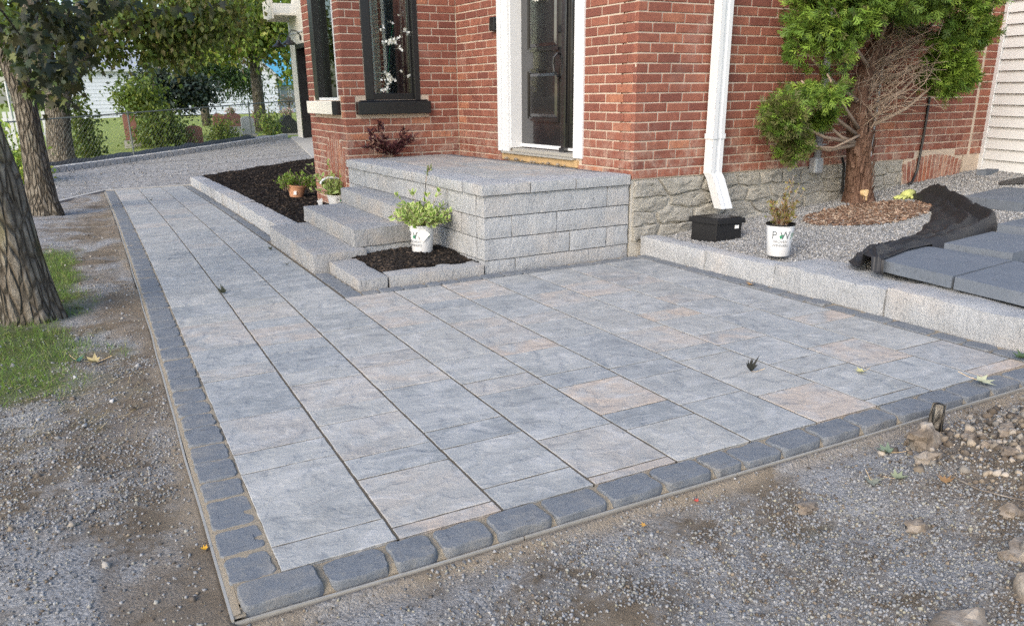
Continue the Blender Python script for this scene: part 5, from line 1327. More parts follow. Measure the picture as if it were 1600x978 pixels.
# ================================================================== potted plants
def text_mesh(body, size):
    c = bpy.data.curves.new('lettering', 'FONT'); c.body = body; c.size = size; c.align_x = 'CENTER'; c.resolution_u = 3
    o = bpy.data.objects.new('lettering', c); me = bpy.data.meshes.new_from_object(o); v = [tuple(p.co) for p in me.vertices]; f = [tuple(p.vertices) for p in me.polygons]
    bpy.data.objects.remove(o); bpy.data.meshes.remove(me); return v, f
def on_pot(par, body, size, c, rf, z, ang, mat, nm='lettering', vf=None, squash=1.0):
    v, f = vf or text_mesh(body, size); m = MB(); out = []
    for (a, b, _) in v:
        zz_ = z + b; r_ = rf(zz_) + .0007; q = ang + a * squash / r_; out.append((c[0] + r_ * math.cos(q), c[1] + r_ * math.sin(q), c[2] + zz_))
    m.add(out, f); return m.build(nm, mat, par)
def nursery_pot(c, r0, r1, h, label, cat, group=None, letters=True, turn=0.0):
    p_ = empty('potted_shrub', c, label, cat, group); m = MB()
    m.lathe([(0, .004), (r0 * .93, .0), (r0, .006), (r1 * .985, h * .93), (r1 * 1.04, h * .935), (r1 * 1.05, h), (r1 * .985, h), (r1 * .97, h * .88), (0, h * .88)], c, 36, 0)
    pot = m.build('pot', ['white_plastic'], p_, smooth=True); smooth_sharp(pot, 40)
    m = MB(); m.lathe([(r1 * .96, h * .885), (0, h * .93)], c, 20); m.build('soil', 'mulch', p_)
    rf = lambda z_: r0 + (r1 - r0) * min(1, max(0, z_ / (h * .93)))
    if letters:
        a = math.atan2(CAM[1] - c[1], CAM[0] - c[0]) + turn
        on_pot(pot, 'P W', h * .36, c, rf, h * .56, a, 'ink_grey', squash=.9)
        lv = [(0, h * .10, 0), (.020, .02, 0), (.012, -.012, 0), (-.008, -.014, 0), (-.014, .006, 0)]; on_pot(pot, '', 0, c, rf, h * .60 + .006, a, 'ink_green', 'leaf_mark', ([(q[0] * .8, q[1] * .8, 0) for q in lv], [(0, 4, 3, 2, 1)]))
        on_pot(pot, 'PROVEN', h * .115, c, rf, h * .44, a, 'ink_grey'); on_pot(pot, 'WINNERS', h * .115, c, rf, h * .32, a, 'ink_grey')
        on_pot(pot, 'JW', h * .22, c, rf, h * .60, a + 1.15, 'ink_green')
    return p_, pot
_leafv = np.array([(0, 0, 0), (.5, .45, .12), (0, .5, 0), (-.5, .45, .12), (0, 1, -.06)]); _leaff = [(0, 1, 2), (0, 2, 3), (1, 4, 2), (2, 4, 3)]
_ovalv = np.array([(0, 0, 0), (.36, .25, .08), (.48, .55, .10), (.3, .85, .02), (0, 1.0, -.06), (-.3, .85, .02), (-.48, .55, .10), (-.36, .25, .08), (0, .55, 0), (0, .18, 0), (.22, .5, .04), (0, .80, -.02), (-.22, .5, .04)])
_ovalf = [(0, 1, 9), (0, 9, 7), (1, 2, 10), (1, 10, 9), (2, 3, 10), (3, 11, 10), (3, 4, 11), (4, 5, 11), (5, 12, 11), (5, 6, 12), (6, 7, 12), (7, 9, 12), (9, 10, 8), (10, 11, 8), (11, 12, 8), (12, 9, 8)]
def shrub(par, base, stems, leaf_n, llen, cols, margin=None, mat='leaf', nm='leaves', stem_r=.003, stem_mat='twig'):
    """stems: list of polylines; leaves set along them"""
    m = MB()
    for s_ in stems: m.tube(s_, [stem_r, stem_r * .8] + [stem_r * .5] * (len(s_) - 2), 5)
    m.build('stems', stem_mat, par)
    pos, dr = [], []
    for _ in range(leaf_n):
        s_ = stems[rng.integers(len(stems))]; k_ = rng.integers(len(s_) - 1); t = rng.random(); a, b = Vector(s_[k_]), Vector(s_[k_ + 1])
        if k_ == 0 and t < .35: t = .35 + .6 * rng.random()
        tg = (b - a).normalized(); o_ = Vector(rng.normal(size=3)); o_ -= tg * o_.dot(tg); o_.normalize()
        pos.append(a.lerp(b, t) + o_ * .002); dr.append(o_ + tg * .7 + Vector((0, 0, .15)))
    pos = np.array(pos); dr = np.array(dr); n = len(pos); Rm = frames(dr, np.tile([0, 0, 1.], (n, 1)) + rng.normal(0, .35, (n, 3))); Rm[:, :, 2] *= -1; Rm[:, :, 0] *= -1
    L = llen * (.6 + .7 * rng.random(n)); C = cols[rng.integers(0, len(cols), n)] * (.8 + .4 * rng.random((n, 1)))
    if margin is None:
        V, F_, Cc = scatter(_leafv, _leaff, pos, Rm, np.stack([L * .55, L, L], 1), C)
    else:
        V, F_, Cc = scatter(_ovalv, _ovalf, pos, Rm, np.stack([L * .62, L, L], 1), C); Cc = Cc.reshape(n, 13, 3); Cc[:, :8] = margin * (.85 + .3 * rng.random((n, 1, 1))); Cc[:, 9:] = (Cc[:, 9:] + 0) ; Cc = Cc.reshape(-1, 3)
    o = link(bpy.data.objects.new(nm, arrmesh(nm, V, F_, mat, Cc)), par); return o
def spray(c, n, rad, hgt, up=.5, sub=4):
    out = []
    for i in range(n):
        a = rng.random() * 2 * math.pi; r_ = rad * math.sqrt(rng.random()); z_ = hgt * (.55 + .5 * rng.random()) * (1 - up * (r_ / rad) ** 2); e = Vector((c[0] + r_ * math.cos(a), c[1] + r_ * math.sin(a), c[2] + z_)); b = Vector(c) + Vector((math.cos(a) * .03, math.sin(a) * .03, -.01))
        out.append([b.lerp(e, t) + Vector((0, 0, .12 * hgt * math.sin(math.pi * t))) + Vector(rng.normal(0, .006, 3)) for t in (0, .35, .7, 1)])
    return out
VAR = np.array([(.16, .31, .04), (.22, .38, .06), (.28, .44, .09)]); MARG = np.array([.66, .70, .33])
# the one in the small planter
c = (1.800, 3.56, .052); p1, pot1 = nursery_pot(c, .074, .092, .225, 'variegated green and cream shrub in a white pot on the small planter mulch', 'potted plant', turn=-.75)
top = (c[0], c[1], c[2] + .20); st = spray(top, 80, .235, .18)
for (dx, dy, dz) in ((-.20, -.02, .26), (-.16, .0, .20), (.16, -.02, .27), (.20, .0, .17), (.08, .0, .26), (-.05, .02, .27), (.23, -.04, .10)): st.append([Vector(top), Vector(top) + Vector((dx * .4, dy, dz * .5)), Vector(top) + Vector((dx * .75, dy, dz * .8)), Vector(top) + Vector((dx, dy, dz))])
shrub(p1, top, st, 1250, .040, VAR, MARG)
fs = [Vector(top), Vector(top) + Vector((.03, .0, .18)), Vector(top) + Vector((.05, .0, .33)), Vector(top) + Vector((.07, .0, .42))]
m = MB(); m.tube(fs, .0025, 5); o = m.build('flower_stalk', 'leaf', p1)
hd = [[fs[3] + Vector((0, 0, -.02)), fs[3] + Vector(rng.normal(0, .012, 3)), fs[3] + Vector(rng.normal(0, .02, 3)) + Vector((0, 0, .02))] for _ in range(5)]
shrub(p1, fs[3], hd + [[fs[2], fs[3], fs[3] + Vector((0, 0, .01))]], 40, .022, np.array([(.22, .32, .10), (.35, .40, .16)]), nm='flower_head')
tg_ = MB(); a = math.atan2(CAM[1] - c[1], CAM[0] - c[0]); d_ = Vector((math.cos(a), math.sin(a), 0)); s_ = Vector((-d_.y, d_.x, 0)); q = Vector(c) + d_ * .092 + Vector((0, 0, .165)) - s_ * -.01
for off, cz in ((0, 0),): tg_.add([q + s_ * .05, q + d_ * .008 + Vector((0, 0, -.052)), q - s_ * .05, q + Vector((0, 0, .045))], [(0, 1, 2, 3)]); tg_.add([q + s_ * .05 - d_ * .001, q + d_ * .007 + Vector((0, 0, -.052)), q - s_ * .05 - d_ * .001, q - d_ * .001 + Vector((0, 0, .045))], [(3, 2, 1, 0)])
o = tg_.build('plant_tag', 'paper', p1); o['label'] = 'white square care tag turned on its corner'
# behind the steps
c = (1.90, 6.22, .065); p2, pot2 = nursery_pot(c, .085, .105, .15, 'variegated cream and green shrub in a white pot behind the stone steps', 'potted plant', turn=.3)
top = (c[0] - .03, c[1], c[2] + .13); st = spray(top, 50, .26, .26)
for (dx, dz) in ((-.30, .30), (-.22, .34), (.30, .24), (.40, .16), (.2, .3), (-.05, .36)): st.append([Vector(top), Vector(top) + Vector((dx * .4, 0, dz * .5)), Vector(top) + Vector((dx * .75, 0, dz * .8)), Vector(top) + Vector((dx, 0, dz))])
shrub(p2, top, st, 900, .042, VAR, MARG)
m = MB(); m.hexa([(1.685, 6.10, .06), (1.705, 6.10, .06), (1.705, 6.102, .06), (1.685, 6.102, .06), (1.655, 6.10, .18), (1.71, 6.10, .20), (1.71, 6.102, .20), (1.655, 6.102, .18)]); o = m.build('plant_tag', 'paper', p2)
m = MB(); hp = [(1.84 + .11 * math.cos(R(q)), 6.2, .33 + .06 * math.sin(R(q))) for q in range(0, 181, 20)]; m.tube(hp, .012, 6); m.build('carry_handle', 'white_plastic', p2)
# terracotta pot in the bed
c = (1.765, 7.55, .055); p3 = empty('potted_shrub', c, 'small leafy green plant in a terracotta pot leaning on the black mulch', 'potted plant'); tl = Matrix.Rotation(R(7), 3, 'Y')
m = MB(); m.lathe([(0, .002), (.075, 0), (.102, .115), (.112, .118), (.112, .135), (.100, .135), (.095, .11), (0, .11)], c, 28, tilt=tl); smooth_sharp(m.build('pot', 'terracotta', p3), 40)
m = MB(); v = [tl @ Vector((-.055, -.087 - .004, .03 + z_)) + Vector(c) for z_ in (0, .045)]; m.add([v[0], v[0] + Vector((.03, -.012, 0)), v[1] + Vector((.03, -.012, 0)), v[1] + Vector((0, -.004, 0))], [(0, 1, 2, 3)]); m.build('sticker', 'paper', p3)
top = (c[0] + .01, c[1], c[2] + .12); st = spray(top, 40, .20, .20) + spray((top[0] - .12, top[1], top[2] - .02), 24, .14, .17) + spray((top[0] + .16, top[1] - .02, top[2] - .03), 22, .13, .15)
shrub(p3, top, st, 850, .036, np.array([(.16, .29, .04), (.23, .38, .05), (.28, .42, .08), (.11, .20, .03)]))
# right bed, thin bronze leaves
c = (3.755, 1.945, .128); p4, pot4 = nursery_pot(c, .074, .092, .215, 'sparse bronze leaved shrub in a white pot on the crushed stone by the retaining wall', 'potted plant', turn=.12)
m = MB(); m.lathe([(.0925, .204), (.0965, .205), (.097, .216), (.090, .216), (.088, .19)], c, 36); m.build('rim', 'black_plastic', p4)
top = (c[0], c[1], c[2] + .19); st = spray(top, 34, .11, .20, .15) + [[Vector(top), Vector(top) + Vector((dx * .4, 0, dz * .45)), Vector(top) + Vector((dx * .8, dy, dz * .8)), Vector(top) + Vector((dx, dy, dz))] for dx, dy, dz in
     ((.10, .02, .30), (.14, .0, .27), (.06, .03, .29), (.17, -.02, .24), (.19, .02, .17), (-.10, .0, .16), (-.14, -.01, .09), (.02, 0, .22), (.12, .04, .33), (.16, .03, .13))]
shrub(p4, top, st, 520, .028, np.array([(.21, .22, .05), (.28, .26, .08), (.17, .095, .04), (.33, .28, .12), (.12, .045, .035), (.40, .23, .09)]), stem_r=.0022)
# dark red shrub at the back of the landing
c = (2.33, 5.70, .60); p5 = empty('red_shrub', c, 'low dark purple red shrub growing against the bay wall behind the landing', 'shrub')
st = [[Vector(c), Vector(c) + Vector((dx * .5, -.02, dz * .5)), Vector(c) + Vector((dx * .9, -.03, dz * .8)), Vector(c) + Vector((dx, -.03, dz))] for dx, dz in
      ((-.22, .17), (-.20, .26), (-.14, .30), (-.10, .33), (-.15, .18), (.0, .10), (.10, .13), (.13, .27), (.16, .26), (.24, .22), (.21, .17), (-.26, .12), (.05, .12), (.14, .18), (-.08, .14))]
shrub(p5, c, st, 620, .048, np.array([(.075, .022, .028), (.10, .03, .035), (.05, .016, .022), (.13, .05, .05)]), mat='dark_leaf')
# white orchid in the bay window, petals set outside the pane to look brighter
c = (2.40, 5.98, 1.0); p6 = empty('orchid', c, 'white orchid blossoms in the front bay window', 'flower')
m = MB(); m.tube([(2.42, 5.98, 1.0), (2.43, 5.98, 1.3), (2.47, 5.98, 1.6), (2.52, 5.97, 1.85)], .006, 6); m.build('stems', 'ink_green', p6)
bl_ = []
def sb(u, v, y_=5.96):
    d = RC @ np.array([(u - 800) / F_PX, -(v - 489 - CY) / F_PX, 1.0]); t = (y_ - CAM[1]) / d[1]; return CAM + d * t
for (u, v, k_, sp_) in ((607, 122, 26, 6), (601, 117, 14, 5), (613, 126, 10, 3), (615, 65, 16, 4), (608, 67, 8, 3), (601, 67, 6, 2), (625, 62, 5, 3), (625, 77, 6, 2), (632, 48, 6, 2), (638, 54, 6, 2), (600, 141, 8, 2), (606, 139, 4, 2), (638, 118, 5, 2), (629, 113, 2, 1), (612, 36, 2, 1), (597, 45, 3, 3), (621, 22, 1, 1)):
    for _ in range(k_): bl_.append(sb(u + rng.normal(0, sp_ * .6), v + rng.normal(0, sp_ * .5), 5.885 + .02 * rng.random()))
n = len(bl_); d = rng.normal(size=(n, 3)); Rm = frames(d, rng.normal(size=(n, 3))); V, F_, C = scatter(_leafv, _leaff, np.array(bl_), Rm, np.stack([np.full(n, .030), np.full(n, .032), np.full(n, .03)], 1), np.tile([.88, .88, .84], (n, 1)))
link(bpy.data.objects.new('petals', arrmesh('petals', V, F_, 'petal', C)), p6)

wr = empty('wreath', tuple(DW.p(1.40, -.09, 2.17)), 'wreath with white blossoms hanging high on the black door, only its tip showing', 'wreath')
m = MB(); m.tube([DW.p(1.40 + .16 * math.cos(R(q)), -.085, 2.17 + .16 * math.sin(R(q))) for q in range(0, 361, 15)], .022, 8, cap=False); m.build('ring', 'twig', wr)
bp = [DW.p(1.40 + .17 * math.cos(q) + rng.normal(0, .02), -.065 + .02 * rng.random(), 2.17 + .17 * math.sin(q) + rng.normal(0, .02)) for q in rng.random(120) * 2 * math.pi] + [DW.p(1.44 + rng.normal(0, .03), -.065, 1.955 + rng.normal(0, .015)) for _ in range(26)]
n = len(bp); Rm = frames(rng.normal(size=(n, 3)), rng.normal(size=(n, 3))); V, F_, C = scatter(_leafv, _leaff, np.array([tuple(q) for q in bp]), Rm, np.full((n, 3), .035), np.tile([.82, .82, .79], (n, 1))); link(bpy.data.objects.new('petals', arrmesh('petals', V, F_, 'petal', C)), wr)

# ================================================================== trees
MAPLE = [(0, .95), (30, .46), (48, .80), (70, .36), (100, .62), (140, .26), (180, .18), (220, .26), (260, .62), (290, .36), (312, .80), (330, .46)]
_mv = np.array([(0, .0, 0)] + [(r * .62 * math.sin(R(a)), .32 + r * .62 * math.cos(R(a)), -.10 * (r * abs(math.sin(R(a)))) ** 1.0) for a, r in MAPLE]); _mv[0] = (0, .32, .03)
_mf = [(0, 1 + i, 1 + (i + 1) % 12) for i in range(12)]


def leaves(nm, par, blobs, n, size, cols, mat='leaf', shape='leaf', droop=.5, shell=.55, rg=rng, cluster=None, sunward=None):
    """leaves spread through ellipsoid blobs (cx,cy,cz,rx,ry,rz,weight)"""
    B_ = np.array(blobs, float); wgt = B_[:, 6] / B_[:, 6].sum(); k_ = rg.choice(len(B_), n, p=wgt)
    d = rg.normal(size=(n, 3)); d /= np.linalg.norm(d, axis=1)[:, None]; r = (shell + (1 - shell) * rg.random(n)) * (1 + .16 * rg.normal(size=n))
    pos = B_[k_, :3] + d * B_[k_, 3:6] * r[:, None]
    if cluster:                              # gather leaves round twigs so that gaps open between
        cn = cluster; cen = pos[rg.integers(0, n, cn)]; pos = cen[rg.integers(0, cn, n)] + rg.normal(0, 1, (n, 3)) * np.array(size) * 1.6
    dr = d * .6 + rg.normal(0, .55, (n, 3)) + np.array([0, 0, -droop]); Rm = frames(dr, np.tile([0, 0, 1.], (n, 1)) + rg.normal(0, .6, (n, 3)))
    L = size * (.6 + .75 * rg.random(n)); C = cols[rg.integers(0, len(cols), n)] * (.72 + .56 * rg.random((n, 1)))
    bv, bf, wsc = {'leaf': (_leafv, _leaff, .62), 'maple': (_mv, _mf, 1.0), 'needle': (_leafv, _leaff, .16)}[shape]
    V, F_, Cc = scatter(bv, bf, pos, Rm, np.stack([L * wsc, L, L], 1), C)
    return link(bpy.data.objects.new(nm, arrmesh(nm, V, F_, mat, Cc)), par)


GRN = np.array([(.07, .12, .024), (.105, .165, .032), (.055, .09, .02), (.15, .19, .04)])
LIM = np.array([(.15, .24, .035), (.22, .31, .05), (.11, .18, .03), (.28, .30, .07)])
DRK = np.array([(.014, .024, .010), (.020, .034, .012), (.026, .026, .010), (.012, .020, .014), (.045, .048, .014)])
AUT = np.array([(.11, .13, .035), (.08, .115, .025), (.13, .115, .04), (.085, .095, .035), (.065, .105, .025)])
# nearest maple, its trunk leaves the frame at the left
t1 = empty('maple_tree', (-.75, 3.3, 0), 'nearest maple with a mottled trunk standing in the grass at the left edge', 'tree', 'maples along the walk')
m = MB(); m.tube([(-.745, 3.3, -.12), (-.745, 3.3, -.02), (-.75, 3.3, .08), (-.765, 3.3, .3), (-.80, 3.3, .75), (-.85, 3.32, 1.25), (-.90, 3.35, 1.8), (-.97, 3.4, 2.6), (-1.0, 3.5, 3.4)], [.20, .172, .155, .143, .138, .140, .15, .12, .10], 40, jit=.14)
m.build('trunk', 'bark', t1, smooth=True)
m = MB(); m.tube([(-.90, 3.32, 1.15), (-.80, 3.26, 1.38), (-.70, 3.22, 1.60), (-.58, 3.18, 1.90), (-.42, 3.15, 2.4), (-.3, 3.2, 3.0)], [.10, .10, .095, .09, .075, .05], 20, jit=.10); m.build('limb', 'bark', t1, smooth=True)
m = MB()
for (a, b) in (((-.62, 3.2, 1.85), (-.35, 4.3, 1.75)), ((-.6, 3.2, 1.9), (-.1, 4.6, 2.1)), ((-.7, 3.2, 1.7), (-.55, 4.4, 1.55)), ((-.5, 3.2, 2.1), (.2, 4.3, 2.05))):
    a, b = Vector(a), Vector(b); m.tube([a.lerp(b, t) + Vector((0, 0, .08 * math.sin(3.1 * t))) for t in (0, .3, .6, 1)], [.018, .012, .008, .004], 6)
m.build('branch', 'bark', t1, smooth=True)
def leafclump(par, uvs, ys, n, size, cols, nm='leaves', mat='dark_leaf', droop=1.4, sp=1.0):
    """hanging leaf sprays whose middle lies on given sight lines at given depths"""
    bl = []
    for (u, v, ru, rv), y in zip(uvs, ys):
        c = sb(u, v, y); dpt = float(px([c])[0, 2]); k_ = dpt / F_PX; bl.append((*c, ru * k_ * sp, .35, rv * k_ * sp, ru * rv))
    return leaves(nm, par, bl, n, size, cols, mat, 'maple', droop, .15)
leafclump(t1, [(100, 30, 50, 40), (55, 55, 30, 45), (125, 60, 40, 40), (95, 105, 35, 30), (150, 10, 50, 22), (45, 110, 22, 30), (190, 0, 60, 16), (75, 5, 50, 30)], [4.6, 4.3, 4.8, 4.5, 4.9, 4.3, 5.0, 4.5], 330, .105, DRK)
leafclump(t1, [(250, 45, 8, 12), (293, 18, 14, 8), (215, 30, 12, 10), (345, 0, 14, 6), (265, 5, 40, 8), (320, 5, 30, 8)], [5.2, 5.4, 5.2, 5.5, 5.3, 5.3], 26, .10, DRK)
leaves('crown', t1, [(-1.2, 4.2, 3.6, 1.6, 1.5, .9, 3), (-.2, 4.6, 3.3, 1.2, 1.2, .7, 2), (-2.0, 3.4, 3.2, 1.2, 1.6, .9, 2)], 2200, .12, GRN, 'leaf', 'maple', .8, .1)
t1.location = t1.location + Vector((-.015, .13, 0))
# second maple
t2 = empty('maple_tree', (-.89, 8.9, -.08), 'second maple trunk standing just left of the far end of the walk', 'tree', 'maples along the walk')
m = MB(); m.tube([(-.90, 8.9, -.25), (-.90, 8.9, -.06), (-.898, 8.9, .05), (-.892, 8.9, .35), (-.885, 8.9, .8), (-.885, 8.92, 1.2), (-.95, 8.95, 1.55), (-1.2, 9, 2.4), (-1.3, 9, 3.4)], [.22, .19, .165, .138, .118, .115, .108, .09, .07], 34, jit=.14); m.build('trunk', 'bark', t2, smooth=True)
m = MB(); m.tube([(-.885, 8.93, 1.2), (-.84, 8.9, 1.55), (-.72, 8.8, 1.9), (-.5, 8.7, 2.5)], [.11, .10, .09, .06], 16, jit=.1); m.build('limb', 'bark', t2, smooth=True)
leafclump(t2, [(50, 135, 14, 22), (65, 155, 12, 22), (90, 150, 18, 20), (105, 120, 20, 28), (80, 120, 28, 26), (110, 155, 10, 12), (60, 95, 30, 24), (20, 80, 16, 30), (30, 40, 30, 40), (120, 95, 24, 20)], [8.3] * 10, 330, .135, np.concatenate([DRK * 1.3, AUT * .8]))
leaves('crown', t2, [(-1.3, 9.0, 4.0, 1.6, 1.5, 1.0, 3), (-.2, 9.2, 3.6, 1.4, 1.3, .8, 2)], 1600, .14, GRN, 'leaf', 'maple', .8, .1)
# big old tree at the driveway, forked, long limb to the right
t3 = empty('old_tree', (-.89, 17, -.05), 'large old furrowed tree forking low beyond the driveway', 'tree')
m = MB(); m.tube([(-.86, 17, -.4), (-.87, 17, -.12), (-.88, 17, .05), (-.86, 17, .5), (-.80, 17, 1.0), (-.70, 17, 1.35), (-.60, 17, 1.7)], [.42, .31, .25, .22, .215, .23, .22], 36, jit=.14)
m.build('trunk', 'bark', t3, smooth=True)
for pts, rd in (([(-.62, 17, 1.5), (-.40, 17, 1.85), (-.12, 17, 2.2), (-.02, 17, 2.55), (.1, 17, 3.4), (.2, 17, 4.4)], [.26, .24, .22, .20, .15, .1]), ([(-.72, 17, 1.45), (-.85, 17, 1.85), (-.80, 16.9, 2.1), (-.55, 16.8, 2.45), (-.3, 16.6, 2.9)], [.22, .17, .14, .12, .08]),
                ([(-.02, 17, 2.42), (.35, 16.9, 2.44), (.8, 16.8, 2.46), (1.15, 16.7, 2.55), (1.7, 16.5, 2.75), (2.1, 16.4, 2.8)], [.08, .065, .055, .045, .035, .02])):
    m = MB(); m.tube(pts, rd, 18, jit=.12); m.build('limb', 'bark', t3, smooth=True)
leaves('leaves', t3, [(.9, 16.6, 2.7, 1.4, 1.2, .50, 3), (2.0, 16.8, 2.75, 1.3, 1.2, .60, 3), (.4, 17.2, 2.15, .8, .8, .28, 1.0), (1.4, 17.0, 2.15, .9, .9, .30, 1.6), (2.7, 17, 2.8, .8, 1, .5, 1.2), (-.6, 17.5, 2.6, .9, 1.0, .5, 1), (-1.2, 16.5, 2.4, .7, 1, .6, 1), (1.5, 17, 3.8, 2.6, 2.0, .8, 3)], 8200, .13, np.concatenate([AUT, GRN, AUT * .8]), 'leaf', 'leaf', .8, .0, cluster=900)
# lighter trees farther off
def tree(nm, label, base, h, rad, blobs, n, size, cols, shape='leaf', cluster=None, trunk_r=.16, mat='leaf', group=None, lean=(0, 0), bark='bark', shell=.1):
    t = empty(nm, base, label, 'tree', group); b = Vector(base); m = MB()
    m.tube([b + Vector((0, 0, -.2)), b + Vector((lean[0] * .3, 0, h * .3)), b + Vector((lean[0] * .7, 0, h * .65)), b + Vector((lean[0], lean[1], h))], [trunk_r * 1.15, trunk_r, trunk_r * .75, trunk_r * .3], 14, jit=.1); m.build('trunk', bark, t, smooth=True)
    m = MB()
    for q in blobs[:6]:
        e = Vector(q[:3]); s_ = b + Vector((lean[0] * .5, 0, h * (.45 + .4 * rng.random()))); m.tube([s_, s_.lerp(e, .5) + Vector((0, 0, .1)), e], [trunk_r * .4, trunk_r * .25, trunk_r * .1], 6)
    m.build('limb', bark, t, smooth=True); leaves('leaves', t, blobs, n, size, cols, mat, shape, .6, shell, cluster=cluster); return t
tree('maple_tree', 'sunlit yellow green tree crown above the graves', (4.6, 25, 0), 4.6, 2, [(3.1, 24.5, 3.3, 1.2, 1.2, .9, 2), (4.3, 24.5, 3.3, 1.3, 1.2, 1.0, 3), (3.4, 24.2, 2.65, .9, 1.0, .35, 1.0), (5.4, 24.6, 3.2, .7, 1, .9, 1.6), (5.75, 24.6, 1.9, .30, .8, .6, .5), (4.6, 25, 4.6, 2.0, 1.6, .9, 2)], 8500, .17, LIM, cluster=1100, shell=.0)
tree('copper_tree', 'tree with purple brown leaves mixed into the green crowns', (5.2, 28, 0), 4.6, 2, [(4.6, 27, 3.9, .8, .8, .8, 1), (5.4, 27, 3.0, .7, .8, .5, 1), (4.9, 27, 2.9, .5, .6, .4, .8)], 2600, .16, np.array([(.09, .055, .055), (.07, .045, .04), (.12, .08, .06), (.14, .06, .03)]), cluster=400)
tree('young_tree', 'slender young tree with a pale thin trunk and drooping feathery branches', (3.58, 30, .35), 3.0, 1, [(3.7, 30, 2.35, .8, .7, .38, 2), (4.5, 30, 1.95, .9, .6, .24, 2), (5.1, 30, 1.75, .5, .5, .2, 1), (3.3, 30, 2.3, .5, .5, .3, 1)], 5200, .22, np.array([(.035, .085, .035), (.05, .11, .04), (.03, .065, .03)]), shape='needle', trunk_r=.14, lean=(-.1, 0), cluster=500)
tree('dark_evergreen', 'dark blue green bushy evergreen behind the fence', (1.75, 23.5, .0), 2.2, 1, [(1.7, 23.4, 1.55, .85, .7, .5, 2), (2.3, 23.3, 1.3, .75, .6, .42, 2), (1.55, 23.2, 1.05, .6, .6, .35, 1), (2.75, 23.2, 1.35, .45, .5, .25, 1)], 5200, .12, np.array([(.016, .032, .026), (.024, .045, .034), (.012, .022, .018), (.03, .05, .03)]), cluster=700, mat='dark_leaf')
tree('leafy_shrub', 'tall green shrub covered in small leaves in front of the dark evergreen', (1.35, 21.2, -.1), 1.8, 1, [(1.05, 21.0, 1.15, .50, .5, .60, 3), (1.3, 20.6, .55, .50, .45, .42, 3), (.65, 21.2, 1.2, .30, .4, .4, 1), (1.6, 20.7, .25, .38, .4, .28, 1.5), (1.0, 20.7, .10, .40, .4, .22, 1)], 5600, .10, GRN * 1.25, trunk_r=.05, cluster=800)
tree('leafy_shrub', 'small round green shrub between the red headstone and the grey headstone', (2.75, 20.6, -.05), .7, 1, [(2.80, 20.4, .32, .32, .3, .30, 2), (2.70, 20.4, .15, .25, .3, .18, 1)], 1200, .085, LIM * .8, trunk_r=.03, cluster=260)
tree('leafy_shrub', 'bright green slim shrub beside the dark stone by the garage', (4.05, 20.6, .1), .8, 1, [(4.05, 20.4, .50, .18, .2, .30, 2), (4.0, 20.4, .22, .12, .15, .16, 1)], 800, .085, LIM * 1.1, trunk_r=.03, cluster=200)
tree('leafy_shrub', 'bright lime hedge bush glowing between the two nearest trunks', (-1.6, 13.5, -.2), 1.0, 1, [(-1.55, 13.2, .15, .45, .4, .55, 2), (-1.75, 13.2, .55, .35, .35, .35, 1), (-1.35, 13.4, -.1, .3, .3, .3, 1)], 2200, .085, LIM * 1.6, trunk_r=.03, cluster=350)
tree('leafy_shrub', 'vine covered stump of greenery right of the old tree', (-.42, 18.0, -.05), 1.3, 1, [(-.42, 17.9, .75, .20, .3, .60, 2), (-.36, 17.8, .15, .22, .3, .22, 1)], 1300, .09, GRN, trunk_r=.05, cluster=350)
for i, (x_, y_, h_, lb) in enumerate(((-9, 52, 6.5, 'far dark tree at the left frame edge'), (-3.5, 60, 7, 'far tree left of the white gable house'), (2.5, 62, 7.5, 'far tree behind the white gable house'), (13, 60, 8, 'far tree right of the blue roof'), (-15, 45, 6.5, 'far tree beyond the left frame edge'), (8, 66, 8.5, 'far tree behind the blue roof'))):
    tree('far_tree', lb, (x_, y_, 0), h_, 2, [(x_ + a, y_ + b, h_ * c_, 2.2, 1.8, 1.6, 1) for a, b, c_ in ((0, 0, .8), (-1.8, -.5, .55), (1.8, -.5, .5), (.3, -1, .3), (-.8, 0, 1.0), (1.2, 0, .95))], 2600, .42, GRN * (1.0 + .3 * (i % 3)), trunk_r=.3, cluster=350)
tree('bare_bush', 'greyish bush with bare reddish twigs in front of the white house', (8.4, 38, .35), 1.0, 1, [(8.4, 38, .95, .9, .7, .5, 1)], 500, .1, np.array([(.16, .12, .11), (.12, .10, .08)]), trunk_r=.06)
tree('leafy_shrub', 'grey green bush at the corner of the white house by the garage', (9.0, 36, .3), 1.5, 1, [(9.0, 35.5, .8, .55, .6, .5, 2), (9.4, 35, 1.4, .35, .5, .5, 1)], 2000, .14, LIM * .8, trunk_r=.06, cluster=400)

